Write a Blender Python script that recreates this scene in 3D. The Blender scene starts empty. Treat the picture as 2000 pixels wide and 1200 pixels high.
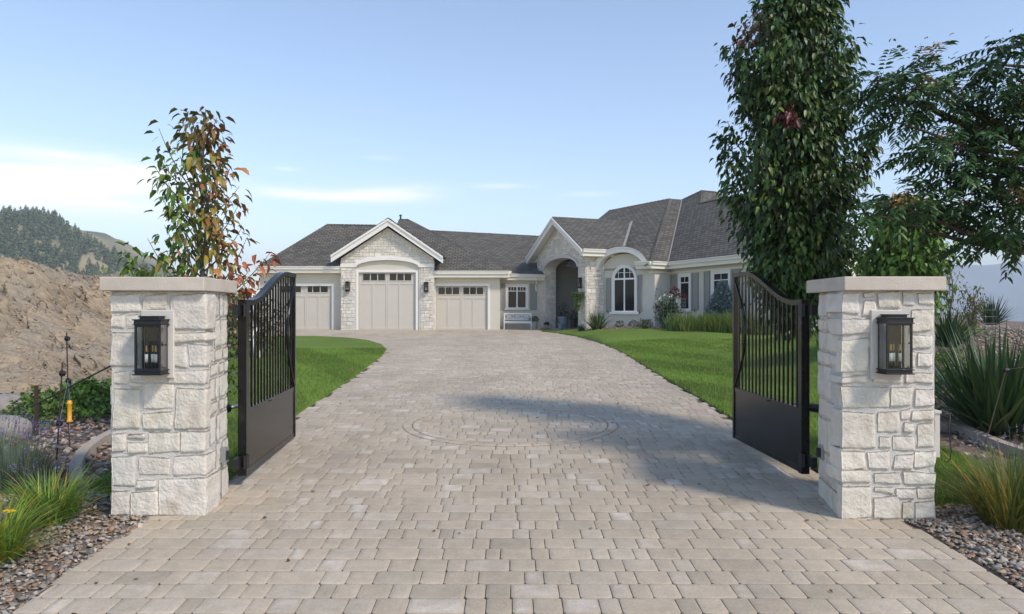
import bpy, math, random
import numpy as np
from mathutils import Vector, noise
random.seed(7); rng = np.random.default_rng(7)
S = bpy.context.scene; COL = S.collection
F = 1450.0; HZ = 606.0; EYE = 1.70
def sm(a, b, x):
    t = max(0.0, min(1.0, (x-a)/(b-a))); return t*t*(3-2*t)
def W(px, py, D): return Vector(((px-1000)*D/F, D, EYE-(py-HZ)*D/F))
def base_z(y):
    if y < 12: return .035*(y-6.1)
    if y < 38.5: return .2065+(y-12)*.01825
    return .69
def gz(x, y):
    y0 = max(y, -30)
    z = base_z(y0)
    far = .33*sm(2, 5.5, x)*sm(20, 31, y)
    md = .8*sm(5.5, 9, x)*sm(9, 15, y)*(1-(1-sm(11, 15, x))*sm(20, 27, y))
    z += max(far, md)
    d = max(sm(19, 75, x), sm(65, 150, y), sm(45, 110, -x)*sm(10, 40, abs(y)))
    return z*(1-d)-42*d
def GP(px, py):
    lo, hi = 2.0, 60.0
    for _ in range(50):
        m = (lo+hi)/2
        if W(px, py, m).z > gz((px-1000)*m/F, m): lo = m
        else: hi = m
    return W(px, py, lo)

# ------------------------------------------------------------------ materials
def nd(nt, t, **k):
    n = nt.nodes.new(t)
    for a, b in k.items(): setattr(n, a, b)
    return n
MATS = {}
def mat(name, col, rough=.7, metal=0., spec=.5, var=0., vscale=4., bump=0., bscale=40., attr=None, trans=0., coat=0., detail=6., bdist=.02, col2=None, c2scale=1.5, c2pos=(.42, .62), stretch=None):
    m = bpy.data.materials.new(name); m.use_nodes = True; nt = m.node_tree
    b = nt.nodes['Principled BSDF']; L = nt.links.new
    b.inputs['Roughness'].default_value = rough; b.inputs['Metallic'].default_value = metal
    b.inputs['Specular IOR Level'].default_value = spec; b.inputs['Coat Weight'].default_value = coat
    tc = nd(nt, 'ShaderNodeTexCoord'); vec = tc.outputs['Object']
    if stretch:
        mp = nd(nt, 'ShaderNodeMapping'); mp.inputs['Scale'].default_value = stretch; L(vec, mp.inputs['Vector']); vec = mp.outputs[0]
    rgb = nd(nt, 'ShaderNodeRGB'); rgb.outputs[0].default_value = (*col, 1); cur = rgb.outputs[0]
    if attr:
        a = nd(nt, 'ShaderNodeAttribute', attribute_name=attr)
        if attr == 'col' and col == (1, 1, 1): cur = a.outputs['Color']
        else:
            mx = nd(nt, 'ShaderNodeMix', data_type='RGBA', blend_type='MULTIPLY'); mx.inputs[0].default_value = 1
            L(cur, mx.inputs[6]); L(a.outputs['Color'], mx.inputs[7]); cur = mx.outputs[2]
    if col2:
        n2 = nd(nt, 'ShaderNodeTexNoise'); n2.inputs['Scale'].default_value = c2scale; n2.inputs['Detail'].default_value = 5; L(vec, n2.inputs['Vector'])
        rp = nd(nt, 'ShaderNodeValToRGB'); rp.color_ramp.elements[0].position = c2pos[0]; rp.color_ramp.elements[1].position = c2pos[1]; L(n2.outputs[0], rp.inputs[0])
        mx = nd(nt, 'ShaderNodeMix', data_type='RGBA'); L(rp.outputs[0], mx.inputs[0]); L(cur, mx.inputs[6]); mx.inputs[7].default_value = (*col2, 1); cur = mx.outputs[2]
    if var:
        n1 = nd(nt, 'ShaderNodeTexNoise'); n1.inputs['Scale'].default_value = vscale; n1.inputs['Detail'].default_value = detail; n1.inputs['Roughness'].default_value = .65; L(vec, n1.inputs['Vector'])
        mr = nd(nt, 'ShaderNodeMapRange'); mr.inputs[1].default_value = .25; mr.inputs[2].default_value = .75; mr.inputs[3].default_value = 1-var; mr.inputs[4].default_value = 1+var; L(n1.outputs[0], mr.inputs[0])
        mx = nd(nt, 'ShaderNodeMix', data_type='RGBA', blend_type='MULTIPLY'); mx.inputs[0].default_value = 1; L(cur, mx.inputs[6]); L(mr.outputs[0], mx.inputs[7]); cur = mx.outputs[2]
    L(cur, b.inputs['Base Color'])
    if bump:
        nb = nd(nt, 'ShaderNodeTexNoise'); nb.inputs['Scale'].default_value = bscale; nb.inputs['Detail'].default_value = 8; L(vec, nb.inputs['Vector'])
        bp = nd(nt, 'ShaderNodeBump'); bp.inputs['Strength'].default_value = bump; bp.inputs['Distance'].default_value = bdist
        L(nb.outputs[0], bp.inputs['Height']); L(bp.outputs[0], b.inputs['Normal'])
    if trans:
        tr = nd(nt, 'ShaderNodeBsdfTranslucent'); L(cur, tr.inputs['Color']); ms = nd(nt, 'ShaderNodeMixShader'); ms.inputs[0].default_value = trans
        L(b.outputs[0], ms.inputs[1]); L(tr.outputs[0], ms.inputs[2]); L(ms.outputs[0], nt.nodes['Material Output'].inputs['Surface'])
    MATS[name] = m; return m
M = {}
M['limestone'] = mat('limestone', (.63, .59, .53), .85, var=.12, vscale=9, bump=.6, bscale=38, attr='col', col2=(.47, .39, .30), c2scale=3.2, c2pos=(.56, .80))
M['mortar'] = mat('mortar', (.56, .535, .495), .95, var=.1, vscale=14, bump=.5, bscale=90)
M['cap'] = mat('cast_stone', (.50, .445, .375), .8, var=.14, vscale=3.5, bump=.2, bscale=90, col2=(.42, .35, .27), c2scale=4., c2pos=(.55, .8))
M['plate'] = mat('plate_stone', (.54, .51, .465), .8, var=.06, vscale=8)
M['black'] = mat('black_powder_coat', (.007, .007, .007), .22, spec=.36, coat=.0, var=.15, vscale=20, bump=.05, bscale=25, col2=(.03, .026, .022), c2scale=5., c2pos=(.5, .85))
M['blackmatte'] = mat('black_matte', (.012, .012, .012), .55)
M['lantern'] = mat('lantern_metal', (.012, .014, .019), .38, metal=.3, bump=.1, bscale=60)
M['galv'] = mat('galvanised', (.4, .42, .44), .4, metal=.8)
M['candle'] = mat('candle_sleeve', (.75, .72, .66), .6)
M['brass'] = mat('filament', (.7, .35, .08), .4)
M['stucco'] = mat('stucco', (.60, .555, .455), .9, var=.05, vscale=1.5, bump=.12, bscale=60)
M['stucco_b'] = mat('stucco_cool', (.58, .555, .485), .9, var=.05, vscale=1.5, bump=.12, bscale=60)
M['trim'] = mat('white_trim', (.76, .735, .69), .6, var=.03, vscale=2)
M['gutter'] = mat('gutter_paint', (.73, .695, .61), .5, var=.03, vscale=2)
M['door'] = mat('garage_door_paint', (.55, .505, .435), .6, var=.03, vscale=2)
M['entry'] = mat('entry_stucco_shade', (.33, .32, .28), .9, var=.05, vscale=1.5)  # darker copy of the stucco: portico shade painted into the wall colour
M['shutter'] = mat('shutter_paint', (.27, .27, .25), .65)
M['housestone'] = mat('house_stone', (.70, .65, .575), .9, var=.12, vscale=6, bump=.5, bscale=14, attr='col')
M['white'] = mat('white_vinyl', (.8, .8, .8), .4)
M['dark'] = mat('interior_shade', (.02, .02, .02), .8)  # near-black for the entry ceiling, its shade put into the colour
M['bark'] = mat('bark', (.085, .065, .05), .9, var=.3, vscale=30, bump=.6, bscale=60)
M['barkgrey'] = mat('bark_grey', (.13, .11, .095), .9, var=.3, vscale=30, bump=.5, bscale=60)
M['leaf'] = mat('leaf', (1, 1, 1), .42, attr='col', trans=.15, spec=.4)
M['leafdull'] = mat('leaf_dull', (1, 1, 1), .55, attr='col', trans=.35, spec=.3)
M['needle'] = mat('needle', (1, 1, 1), .7, attr='col', spec=.2)
M['mulch'] = mat('mulch', (.155, .105, .078), .95, var=.45, vscale=22, bump=1.0, bscale=30, col2=(.24, .17, .125), c2scale=9)
M['concrete'] = mat('curb_concrete', (.38, .325, .27), .9, var=.15, vscale=9, bump=.4, bscale=60)
M['joint'] = mat('joint_sand', (.13, .105, .085), 1., var=.3, vscale=40)
M['rock'] = mat('river_rock', (1, 1, 1), .55, attr='col', var=.18, vscale=45, bump=.25, bscale=90)
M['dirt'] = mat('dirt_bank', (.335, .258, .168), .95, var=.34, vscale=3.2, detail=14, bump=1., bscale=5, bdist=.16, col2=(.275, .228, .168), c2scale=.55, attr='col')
M['hill'] = mat('hill_grass', (.30, .25, .14), .95, var=.3, vscale=.06, detail=12, col2=(.12, .13, .07), c2scale=.03)
M['mount'] = mat('far_mountain', (.20, .24, .26), .95, var=.3, vscale=.006, detail=10)
M['water'] = mat('lake_water', (.22, .28, .33), .25)
M['yellow'] = mat('yellow_plastic', (.75, .36, .02), .45)
M['terracotta'] = mat('pot_clay', (.40, .36, .29), .8, var=.2, vscale=12)
M['bluepot'] = mat('blue_pot', (.16, .22, .27), .3, var=.4, vscale=18)
M['wire'] = mat('wire', (.22, .23, .23), .5, metal=.4)
M['greystone'] = mat('boulder', (.26, .235, .21), .9, var=.3, vscale=9, bump=.6, bscale=25)
M['rust'] = mat('rusty_steel', (.05, .028, .02), .8)

def glass_mat(name, tint, alpha):
    m = bpy.data.materials.new(name); m.use_nodes = True; nt = m.node_tree; nt.nodes.clear()
    o = nd(nt, 'ShaderNodeOutputMaterial'); t = nd(nt, 'ShaderNodeBsdfTransparent'); t.inputs[0].default_value = (*tint, 1)
    g = nd(nt, 'ShaderNodeBsdfGlossy'); g.inputs['Roughness'].default_value = .03; fr = nd(nt, 'ShaderNodeFresnel'); fr.inputs[0].default_value = 1.3
    ma = nd(nt, 'ShaderNodeMath', operation='MULTIPLY_ADD'); ma.inputs[1].default_value = .35; ma.inputs[2].default_value = alpha
    x = nd(nt, 'ShaderNodeMixShader'); L = nt.links.new
    L(fr.outputs[0], ma.inputs[0]); L(ma.outputs[0], x.inputs[0]); L(t.outputs[0], x.inputs[1]); L(g.outputs[0], x.inputs[2]); L(x.outputs[0], o.inputs[0]); return m
M['lampglass'] = glass_mat('lamp_glass', (.90, .93, .92), .01)
M['pane'] = mat('window_pane', (.010, .013, .015), .07, spec=.16)
M['doorpane'] = mat('door_pane', (.006, .006, .006), .10, spec=.35)

def shingle_mat():
    m = bpy.data.materials.new('shingles'); m.use_nodes = True; nt = m.node_tree; L = nt.links.new
    b = nt.nodes['Principled BSDF']; b.inputs['Roughness'].default_value = .92; b.inputs['Specular IOR Level'].default_value = .25
    uv = nd(nt, 'ShaderNodeUVMap')
    br = nd(nt, 'ShaderNodeTexBrick'); br.inputs['Scale'].default_value = 1; br.inputs['Brick Width'].default_value = .30; br.inputs['Row Height'].default_value = .17
    br.inputs['Mortar Size'].default_value = .02; br.inputs['Mortar Smooth'].default_value = .3; br.inputs['Bias'].default_value = -.1
    br.inputs['Color1'].default_value = (.150, .138, .115, 1); br.inputs['Color2'].default_value = (.080, .075, .068, 1); br.inputs['Mortar'].default_value = (.035, .033, .032, 1)
    L(uv.outputs[0], br.inputs['Vector'])
    n = nd(nt, 'ShaderNodeTexNoise'); n.inputs['Scale'].default_value = 14; n.inputs['Detail'].default_value = 6; L(uv.outputs[0], n.inputs['Vector'])
    mr = nd(nt, 'ShaderNodeMapRange'); mr.inputs[3].default_value = .7; mr.inputs[4].default_value = 1.3; L(n.outputs[0], mr.inputs[0])
    mx = nd(nt, 'ShaderNodeMix', data_type='RGBA', blend_type='MULTIPLY'); mx.inputs[0].default_value = 1; L(br.outputs[0], mx.inputs[6]); L(mr.outputs[0], mx.inputs[7]); L(mx.outputs[2], b.inputs['Base Color'])
    # sawtooth courses: each course steps down onto the one below
    sp = nd(nt, 'ShaderNodeSeparateXYZ'); L(uv.outputs[0], sp.inputs[0])
    md = nd(nt, 'ShaderNodeMath', operation='MODULO'); md.inputs[1].default_value = .17; L(sp.outputs[1], md.inputs[0])
    bp = nd(nt, 'ShaderNodeBump'); bp.inputs['Strength'].default_value = .6; bp.inputs['Distance'].default_value = .12; bp.invert = True; L(md.outputs[0], bp.inputs['Height']); L(bp.outputs[0], b.inputs['Normal'])
    return m
M['shingle'] = shingle_mat()

def paver_mat():
    m = bpy.data.materials.new('pavers'); m.use_nodes = True; nt = m.node_tree; L = nt.links.new
    b = nt.nodes['Principled BSDF']; b.inputs['Roughness'].default_value = .82; b.inputs['Specular IOR Level'].default_value = .35
    a = nd(nt, 'ShaderNodeAttribute', attribute_name='col'); uv = nd(nt, 'ShaderNodeUVMap'); tc = nd(nt, 'ShaderNodeTexCoord')
    n = nd(nt, 'ShaderNodeTexNoise'); n.inputs['Scale'].default_value = 60; n.inputs['Detail'].default_value = 8; L(tc.outputs['Object'], n.inputs['Vector'])
    n2 = nd(nt, 'ShaderNodeTexNoise'); n2.inputs['Scale'].default_value = 9; n2.inputs['Detail'].default_value = 6; L(tc.outputs['Object'], n2.inputs['Vector'])
    n3 = nd(nt, 'ShaderNodeTexNoise'); n3.inputs['Scale'].default_value = .55; n3.inputs['Detail'].default_value = 4; L(tc.outputs['Object'], n3.inputs['Vector'])
    mpp = nd(nt, 'ShaderNodeMapping'); mpp.inputs['Scale'].default_value = (1.5, .07, 1); L(tc.outputs['Object'], mpp.inputs['Vector'])
    n4 = nd(nt, 'ShaderNodeTexNoise'); n4.inputs['Scale'].default_value = 1.; n4.inputs['Detail'].default_value = 3; L(mpp.outputs[0], n4.inputs['Vector'])
    def mrn(src, lo, hi, a0=.3, a1=.7):
        r = nd(nt, 'ShaderNodeMapRange'); r.inputs[1].default_value = a0; r.inputs[2].default_value = a1; r.inputs[3].default_value = lo; r.inputs[4].default_value = hi; L(src, r.inputs[0]); return r.outputs[0]
    def mul(x, y):
        q = nd(nt, 'ShaderNodeMath', operation='MULTIPLY'); L(x, q.inputs[0]); L(y, q.inputs[1]); return q.outputs[0]
    f = mul(mul(mrn(n.outputs[0], .9, 1.1), mrn(n2.outputs[0], .92, 1.08)), mul(mrn(n3.outputs[0], .88, 1.08), mrn(n4.outputs[0], .93, 1.05)))
    # u = pale bloom strength at the middle of the stone, stored per vertex in the uv map
    sp = nd(nt, 'ShaderNodeSeparateXYZ'); L(uv.outputs[0], sp.inputs[0])
    pal = mul(sp.outputs[0], mrn(n2.outputs[0], .3, 1.1))
    mx = nd(nt, 'ShaderNodeMix', data_type='RGBA'); L(pal, mx.inputs[0]); L(a.outputs['Color'], mx.inputs[6]); mx.inputs[7].default_value = (.57, .515, .45, 1)
    m2 = nd(nt, 'ShaderNodeMix', data_type='RGBA', blend_type='MULTIPLY'); m2.inputs[0].default_value = 1; L(mx.outputs[2], m2.inputs[6]); L(f, m2.inputs[7]); L(m2.outputs[2], b.inputs['Base Color'])
    bp = nd(nt, 'ShaderNodeBump'); bp.inputs['Strength'].default_value = .35; bp.inputs['Distance'].default_value = .01; L(n.outputs[0], bp.inputs['Height']); L(bp.outputs[0], b.inputs['Normal'])
    return m
M['paver'] = paver_mat()

def lawn_mat():
    m = bpy.data.materials.new('lawn_turf'); m.use_nodes = True; nt = m.node_tree; L = nt.links.new
    b = nt.nodes['Principled BSDF']; b.inputs['Roughness'].default_value = .8; b.inputs['Specular IOR Level'].default_value = .2
    tc = nd(nt, 'ShaderNodeTexCoord')
    n = nd(nt, 'ShaderNodeTexNoise'); n.inputs['Scale'].default_value = 14; n.inputs['Detail'].default_value = 12; n.inputs['Roughness'].default_value = .8; L(tc.outputs['Object'], n.inputs['Vector'])
    n2 = nd(nt, 'ShaderNodeTexNoise'); n2.inputs['Scale'].default_value = .55; n2.inputs['Detail'].default_value = 4; L(tc.outputs['Object'], n2.inputs['Vector'])
    rp = nd(nt, 'ShaderNodeValToRGB'); e = rp.color_ramp.elements; e[0].position = .33; e[0].color = (.065, .105, .014, 1); e[1].position = .68; e[1].color = (.195, .30, .042, 1); L(n.outputs[0], rp.inputs[0])
    mr = nd(nt, 'ShaderNodeMapRange'); mr.inputs[3].default_value = .55; mr.inputs[4].default_value = 1.4; L(n2.outputs[0], mr.inputs[0])
    mx = nd(nt, 'ShaderNodeMix', data_type='RGBA', blend_type='MULTIPLY'); mx.inputs[0].default_value = 1; L(rp.outputs[0], mx.inputs[6]); L(mr.outputs[0], mx.inputs[7]); L(mx.outputs[2], b.inputs['Base Color'])
    bp = nd(nt, 'ShaderNodeBump'); bp.inputs['Strength'].default_value = .8; bp.inputs['Distance'].default_value = .05; L(n.outputs[0], bp.inputs['Height']); L(bp.outputs[0], b.inputs['Normal'])
    return m
M['lawn'] = lawn_mat()

# ------------------------------------------------------------------ object helpers
def tag(o, label=None, cat=None, group=None, kind=None):
    if label: o['label'] = label
    if cat: o['category'] = cat
    if group: o['group'] = group
    if kind: o['kind'] = kind
    return o
def wloc(o):
    v = Vector((0, 0, 0))
    while o is not None: v = v+o.location; o = o.parent
    return v
def thing(name, label, cat, loc=(0, 0, 0), group=None):
    o = bpy.data.objects.new(name, None); COL.objects.link(o); o.location = loc; o.empty_display_size = .2
    return tag(o, label, cat, group)
def link(name, me, parent=None):
    o = bpy.data.objects.new(name, me); COL.objects.link(o)
    if parent is not None:
        off = wloc(parent); o.parent = parent
        if off.length > 0:
            n = len(me.vertices); a = np.empty(n*3, np.float32); me.vertices.foreach_get('co', a)
            a = a.reshape(-1, 3)-np.array(off, np.float32); me.vertices.foreach_set('co', a.ravel()); me.update()
    return o
def copy_tree(o, parent=None):
    c = o.copy(); COL.objects.link(c); c.parent = parent
    for ch in [x for x in bpy.data.objects if x.parent == o]: copy_tree(ch, c)
    return c
def np_mesh(name, V, Fa, m, parent=None, col=None, uv=None, smooth=False):
    V = np.asarray(V, np.float32).reshape(-1, 3); Fa = np.asarray(Fa, np.int32); k = Fa.shape[1]
    me = bpy.data.meshes.new(name); me.vertices.add(len(V)); me.vertices.foreach_set('co', V.ravel())
    me.loops.add(Fa.size); me.loops.foreach_set('vertex_index', Fa.ravel()); me.polygons.add(len(Fa))
    me.polygons.foreach_set('loop_start', np.arange(len(Fa), dtype=np.int32)*k)
    me.polygons.foreach_set('loop_total', np.full(len(Fa), k, np.int32))
    if smooth: me.polygons.foreach_set('use_smooth', np.ones(len(Fa), bool))
    me.update(calc_edges=True); me.validate()
    if col is not None:
        c = np.ones((len(V), 4), np.float32); c[:, :3] = col
        at = me.color_attributes.new('col', 'FLOAT_COLOR', 'POINT'); at.data.foreach_set('color', c.ravel())
    if uv is not None:
        ul = me.uv_layers.new(name='UVMap'); ul.data.foreach_set('uv', np.asarray(uv, np.float32)[Fa.ravel()].ravel())
    me.materials.append(m); return link(name, me, parent)

class Fr:
    def __init__(s, o, u, n): s.o = Vector(o); s.u = Vector(u).normalized(); s.n = Vector(n).normalized(); s.w = Vector((0, 0, 1))
    def p(s, a, b, c=0.): return s.o+s.u*a+s.w*b+s.n*c
WF = Fr((0, 0, 0), (1, 0, 0), (0, 1, 0))     # a=x, b=z, c=y
class MB:
    def __init__(s): s.v = []; s.f = []; s.c = []
    def add(s, vs, fs, col=(1, 1, 1)):
        o = len(s.v); s.v += [Vector(x) for x in vs]; s.f += [tuple(o+i for i in f) for f in fs]; s.c += [col]*len(vs); return s
    def box(s, fr, a0, a1, b0, b1, c0, c1, ch=0.):
        if ch:
            pts = []; 
            A = [(a0, b0), (a1, b0), (a1, b1), (a0, b1)]
            I = [(a0+ch, b0+ch), (a1-ch, b0+ch), (a1-ch, b1-ch), (a0+ch, b1-ch)]
            vs = [fr.p(a, b, c0) for a, b in A]+[fr.p(a, b, c1-ch if c1 > c0 else c1+ch) for a, b in A]+[fr.p(a, b, c1) for a, b in I]
            fs = [(0, 1, 2, 3), (8, 11, 10, 9)]
            for i in range(4):
                j = (i+1) % 4; fs += [(i, 4+i, 4+j, j), (4+i, 8+i, 8+j, 4+j)]
            return s.add(vs, fs)
        vs = [fr.p(a, b, c) for c in (c0, c1) for a, b in ((a0, b0), (a1, b0), (a1, b1), (a0, b1))]
        return s.add(vs, [(0, 1, 2, 3), (7, 6, 5, 4), (0, 4, 5, 1), (1, 5, 6, 2), (2, 6, 7, 3), (3, 7, 4, 0)])
    def prism(s, pts, vec):
        n = len(pts); vec = Vector(vec); vs = [Vector(p) for p in pts]+[Vector(p)+vec for p in pts]
        return s.add(vs, [tuple(range(n)), tuple(range(2*n-1, n-1, -1))]+[(i, i+n, (i+1) % n+n, (i+1) % n) for i in range(n)])
    def poly(s, pts): return s.add(pts, [tuple(range(len(pts)))])
    def tube(s, pts, rad, seg=8, cap=True):
        pts = [Vector(p) for p in pts]; n = len(pts)
        if not hasattr(rad, '__len__'): rad = [rad]*n
        rings = []; pu = None
        for i, p in enumerate(pts):
            d = (pts[min(i+1, n-1)]-pts[max(i-1, 0)]).normalized()
            if pu is None:
                ax = Vector((0, 0, 1)) if abs(d.z) < .9 else Vector((1, 0, 0)); pu = d.cross(ax).normalized()
            else: pu = (pu-d*pu.dot(d)).normalized()
            w = d.cross(pu)
            rings.append([p+(pu*math.cos(2*math.pi*k/seg)+w*math.sin(2*math.pi*k/seg))*rad[i] for k in range(seg)])
        vs = [x for r in rings for x in r]; fs = []
        for i in range(n-1):
            for k in range(seg):
                a = i*seg+k; b = i*seg+(k+1) % seg; fs.append((a, b, b+seg, a+seg))
        if cap: fs += [tuple(range(seg-1, -1, -1)), tuple(range((n-1)*seg, n*seg))]
        return s.add(vs, fs)
    def lathe(s, prof, c=(0, 0, 0), seg=14):
        c = Vector(c); return s.tube([c+Vector((0, 0, z)) for r, z in prof], [max(r, .0005) for r, z in prof], seg)
    def build(s, name, m, parent=None, smooth=False, bevel=0., uvroof=False):
        me = bpy.data.meshes.new(name); me.from_pydata([tuple(v) for v in s.v], [], s.f); me.update()
        if any(c != (1, 1, 1) for c in s.c) or m.name in ('limestone', 'house_stone'):
            at = me.color_attributes.new('col', 'FLOAT_COLOR', 'POINT'); at.data.foreach_set('color', np.array([(*c, 1) for c in s.c], np.float32).ravel())
        if uvroof:
            ul = me.uv_layers.new(name='UVMap')
            for p in me.polygons:
                n = p.normal.copy()
                if n.z < 0: n = -n
                h = Vector((0, 0, 1)).cross(n)
                h = h.normalized() if h.length > 1e-4 else Vector((1, 0, 0)); up = n.cross(h)
                for li in p.loop_indices:
                    co = me.vertices[me.loops[li].vertex_index].co; ul.data[li].uv = (co.dot(h)+50, co.dot(up)+60)
        if smooth: me.polygons.foreach_set('use_smooth', [True]*len(me.polygons))
        me.materials.append(m); o = link(name, me, parent)
        if bevel:
            b = o.modifiers.new('bevel', 'BEVEL'); b.width = bevel; b.segments = 2; b.limit_method = 'ANGLE'
        return o

def rock_block(fr, a0, a1, b0, b1, c0, c1, r=.018, step=.018, amp=.006, seed=0):
    """rounded, chipped block; returns verts, quads"""
    n = [max(2, int(round((q1-q0)/step))) for q0, q1 in ((a0, a1), (b0, b1), (c0, c1))]
    idx = {}; vs = []; fs = []
    lo = (a0, b0, c0); hi = (a1, b1, c1); ang = [(random.uniform(-.006, .006)) for _ in range(8)]
    def vert(i, j, k):
        key = (i, j, k)
        if key in idx: return idx[key]
        t = (i/n[0], j/n[1], k/n[2])
        p = [lo[q]+(hi[q]-lo[q])*t[q] for q in range(3)]
        q = [min(max(p[x], lo[x]+r), hi[x]-r) for x in range(3)]
        d = Vector([p[x]-q[x] for x in range(3)])
        if d.length > 1e-9: d = d.normalized()
        P = Vector(q)+d*r
        # skew the outline a little
        ca = (t[0]-.5)*2; cb = (t[1]-.5)*2
        P.x += ang[0]*ca*cb+ang[1]*ca+ang[4]*cb; P.y += ang[2]*ca*cb+ang[3]*cb+ang[5]*ca
        s = P*11+Vector((seed*3.1, seed*1.7, 0)); h = noise.noise(s)*1.0+noise.noise(s*2.3)*.55+noise.noise(s*5.1)*.3
        fac = noise.cell(P*16+Vector((seed, 0, 0)))-.5
        P += d*(h*amp+fac*amp*.35)
        s2 = P*4.5+Vector((seed, 5, 2)); P.x += noise.noise(s2)*.010*abs(d.x); P.y += noise.noise(s2+Vector((9, 9, 9)))*.010*abs(d.y)
        idx[key] = len(vs); vs.append(fr.p(P.x, P.y, P.z)); return idx[key]
    for ax in range(3):
        u, v = [x for x in range(3) if x != ax]
        for side in (0, n[ax]):
            for i in range(n[u]):
                for j in range(n[v]):
                    q = []
                    for di, dj in ((0, 0), (1, 0), (1, 1), (0, 1)):
                        k = [0, 0, 0]; k[ax] = side; k[u] = i+di; k[v] = j+dj; q.append(vert(*k))
                    fs.append(tuple(q))
    return vs, fs

def clip_poly(P, nx, ny, d):      # keep nx*x+ny*y<=d
    out = []
    for i in range(len(P)):
        a, b = P[i], P[(i+1) % len(P)]; da = nx*a[0]+ny*a[1]-d; db = nx*b[0]+ny*b[1]-d
        if da <= 0: out.append(a)
        if (da < 0 < db) or (db < 0 < da):
            t = da/(da-db); out.append((a[0]+(b[0]-a[0])*t, a[1]+(b[1]-a[1])*t))
    return out
def ashlar(mb, fr, a0, a1, b0, b1, clips=(), arch=None, c=.0, seed=0):
    R = random.Random(seed); b = b0
    while b < b1-.02:
        h = R.choice([.10, .13, .16, .19, .22]); h = min(h, b1-b); a = a0-R.random()*.2
        while a < a1:
            w = R.uniform(.12, .36); P = [(max(a, a0), b), (min(a+w, a1), b), (min(a+w, a1), b+h), (max(a, a0), b+h)]
            split = h > .18 and R.random() < .35
            for Q in ([P] if not split else [[P[0], P[1], (P[1][0], b+h/2), (P[0][0], b+h/2)], [(P[0][0], b+h/2), (P[1][0], b+h/2), P[2], P[3]]]):
                if Q[1][0]-Q[0][0] < .05: continue
                for cl in clips:
                    if len(Q) > 2: Q = clip_poly(Q, *cl)
                if len(Q) < 3: continue
                if arch:
                    ac, bs, w2, rise, ext = arch
                    def inside(p): return abs(p[0]-ac) < w2 and p[1] < bs+rise*math.sqrt(max(0, 1-((p[0]-ac)/w2)**2))
                    cen = (sum(p[0] for p in Q)/len(Q), sum(p[1] for p in Q)/len(Q))
                    ins = [inside(p) for p in Q]
                    if all(ins) or inside(cen): continue
                    if any(ins):
                        Q2 = []
                        for p, i_ in zip(Q, ins):
                            if i_:
                                if cen[1] < bs: p = (ac+(w2 if cen[0] > ac else -w2), p[1])
                                else:
                                    q = p
                                    for _ in range(20):
                                        q = (q[0]+(cen[0]-p[0])*.06, q[1]+(cen[1]-p[1])*.06)
                                        if not inside(q): break
                                    p = q
                            Q2.append(p)
                        Q = Q2
                n = len(Q); cx = sum(p[0] for p in Q)/n; cy = sum(p[1] for p in Q)/n
                def ins_(p, d):
                    dx = cx-p[0]; dy = cy-p[1]; return (p[0]+(d if dx > 0 else -d)*min(1, abs(dx)/d), p[1]+(d if dy > 0 else -d)*min(1, abs(dy)/d))
                th = c+R.uniform(.016, .032)
                o1 = [ins_(p, .004) for p in Q]; o2 = [ins_(p, .014) for p in Q]
                vs = [fr.p(p[0], p[1], c-.01) for p in o1]+[fr.p(p[0], p[1], th+R.uniform(-.008, .008)) for p in o2]
                g = R.uniform(.8, 1.06); col = (g*R.uniform(.98, 1.03), g, g*R.uniform(.93, 1.02))
                mb.add(vs, [tuple(range(n, 2*n))]+[(i, (i+1) % n, n+(i+1) % n, n+i) for i in range(n)], col)
            a += w
        b += h
    return mb

# ------------------------------------------------------------------ foliage helpers
def rand_unit(n):
    v = rng.normal(size=(n, 3)); return v/np.linalg.norm(v, axis=1)[:, None]
def norm(v): return v/np.maximum(np.linalg.norm(v, axis=1), 1e-9)[:, None]
def leaf_arrays(P, D, L, wr=.5, fold=.25, droop=.25, up=None):
    """P base points, D unit directions, L lengths -> verts, tris"""
    n = len(P); up = rand_unit(n)*.55+np.array([0, 0, 1.]) if up is None else up
    side = norm(np.cross(D, up)); nrm = norm(np.cross(side, D)); L = L[:, None]
    B = P; Lf = P+D*L*.45+side*L*wr*.5+nrm*L*fold*.5; Rt = P+D*L*.45-side*L*wr*.5+nrm*L*fold*.5
    Mi = P+D*L*.5; T = P+D*L*.97-nrm*L*droop-np.array([0, 0, 1.])*L*droop*.5
    V = np.stack([B, Lf, Mi, Rt, T], 1).reshape(-1, 3)
    b = (np.arange(n)*5)[:, None]
    Fa = np.concatenate([b+np.array([[0, 2, 1]]), b+np.array([[0, 3, 2]]), b+np.array([[1, 2, 4]]), b+np.array([[2, 3, 4]])], 1).reshape(-1, 3)
    return V, Fa
def leaf8(P, D, L, wr=.6, fold=.2, droop=.25):
    n = len(P); up = rand_unit(n)*.6+np.array([0, 0, 1.]); side = norm(np.cross(D, up)); nrm = norm(np.cross(side, D)); L = L[:, None]; dn = np.array([0, 0, -1.])
    wv = wr*rng.uniform(.75, 1.2, (n, 1)); fo = fold*rng.uniform(.2, 1.6, (n, 1)); dr = droop*rng.uniform(.3, 1.8, (n, 1))
    M1 = P+D*L*.3+dn*L*dr*.05; M2 = P+D*L*.68+(dn-nrm)*L*dr*.22; T = P+D*L*.98+(dn-nrm)*L*dr*.6
    s1 = side*L*wv*.46; s2 = side*L*wv*.38; u1 = nrm*L*fo*.4
    V = np.stack([P, M1+s1+u1, M1, M1-s1+u1, M2+s2+u1*.8, M2, M2-s2+u1*.8, T], 1).reshape(-1, 3); b = (np.arange(n)*8)[:, None]
    Fa = np.concatenate([b+np.array([t]) for t in ((0, 2, 1), (0, 3, 2), (1, 2, 5), (1, 5, 4), (2, 3, 6), (2, 6, 5), (4, 5, 7), (5, 6, 7))], 1).reshape(-1, 3)
    return V, Fa
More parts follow.
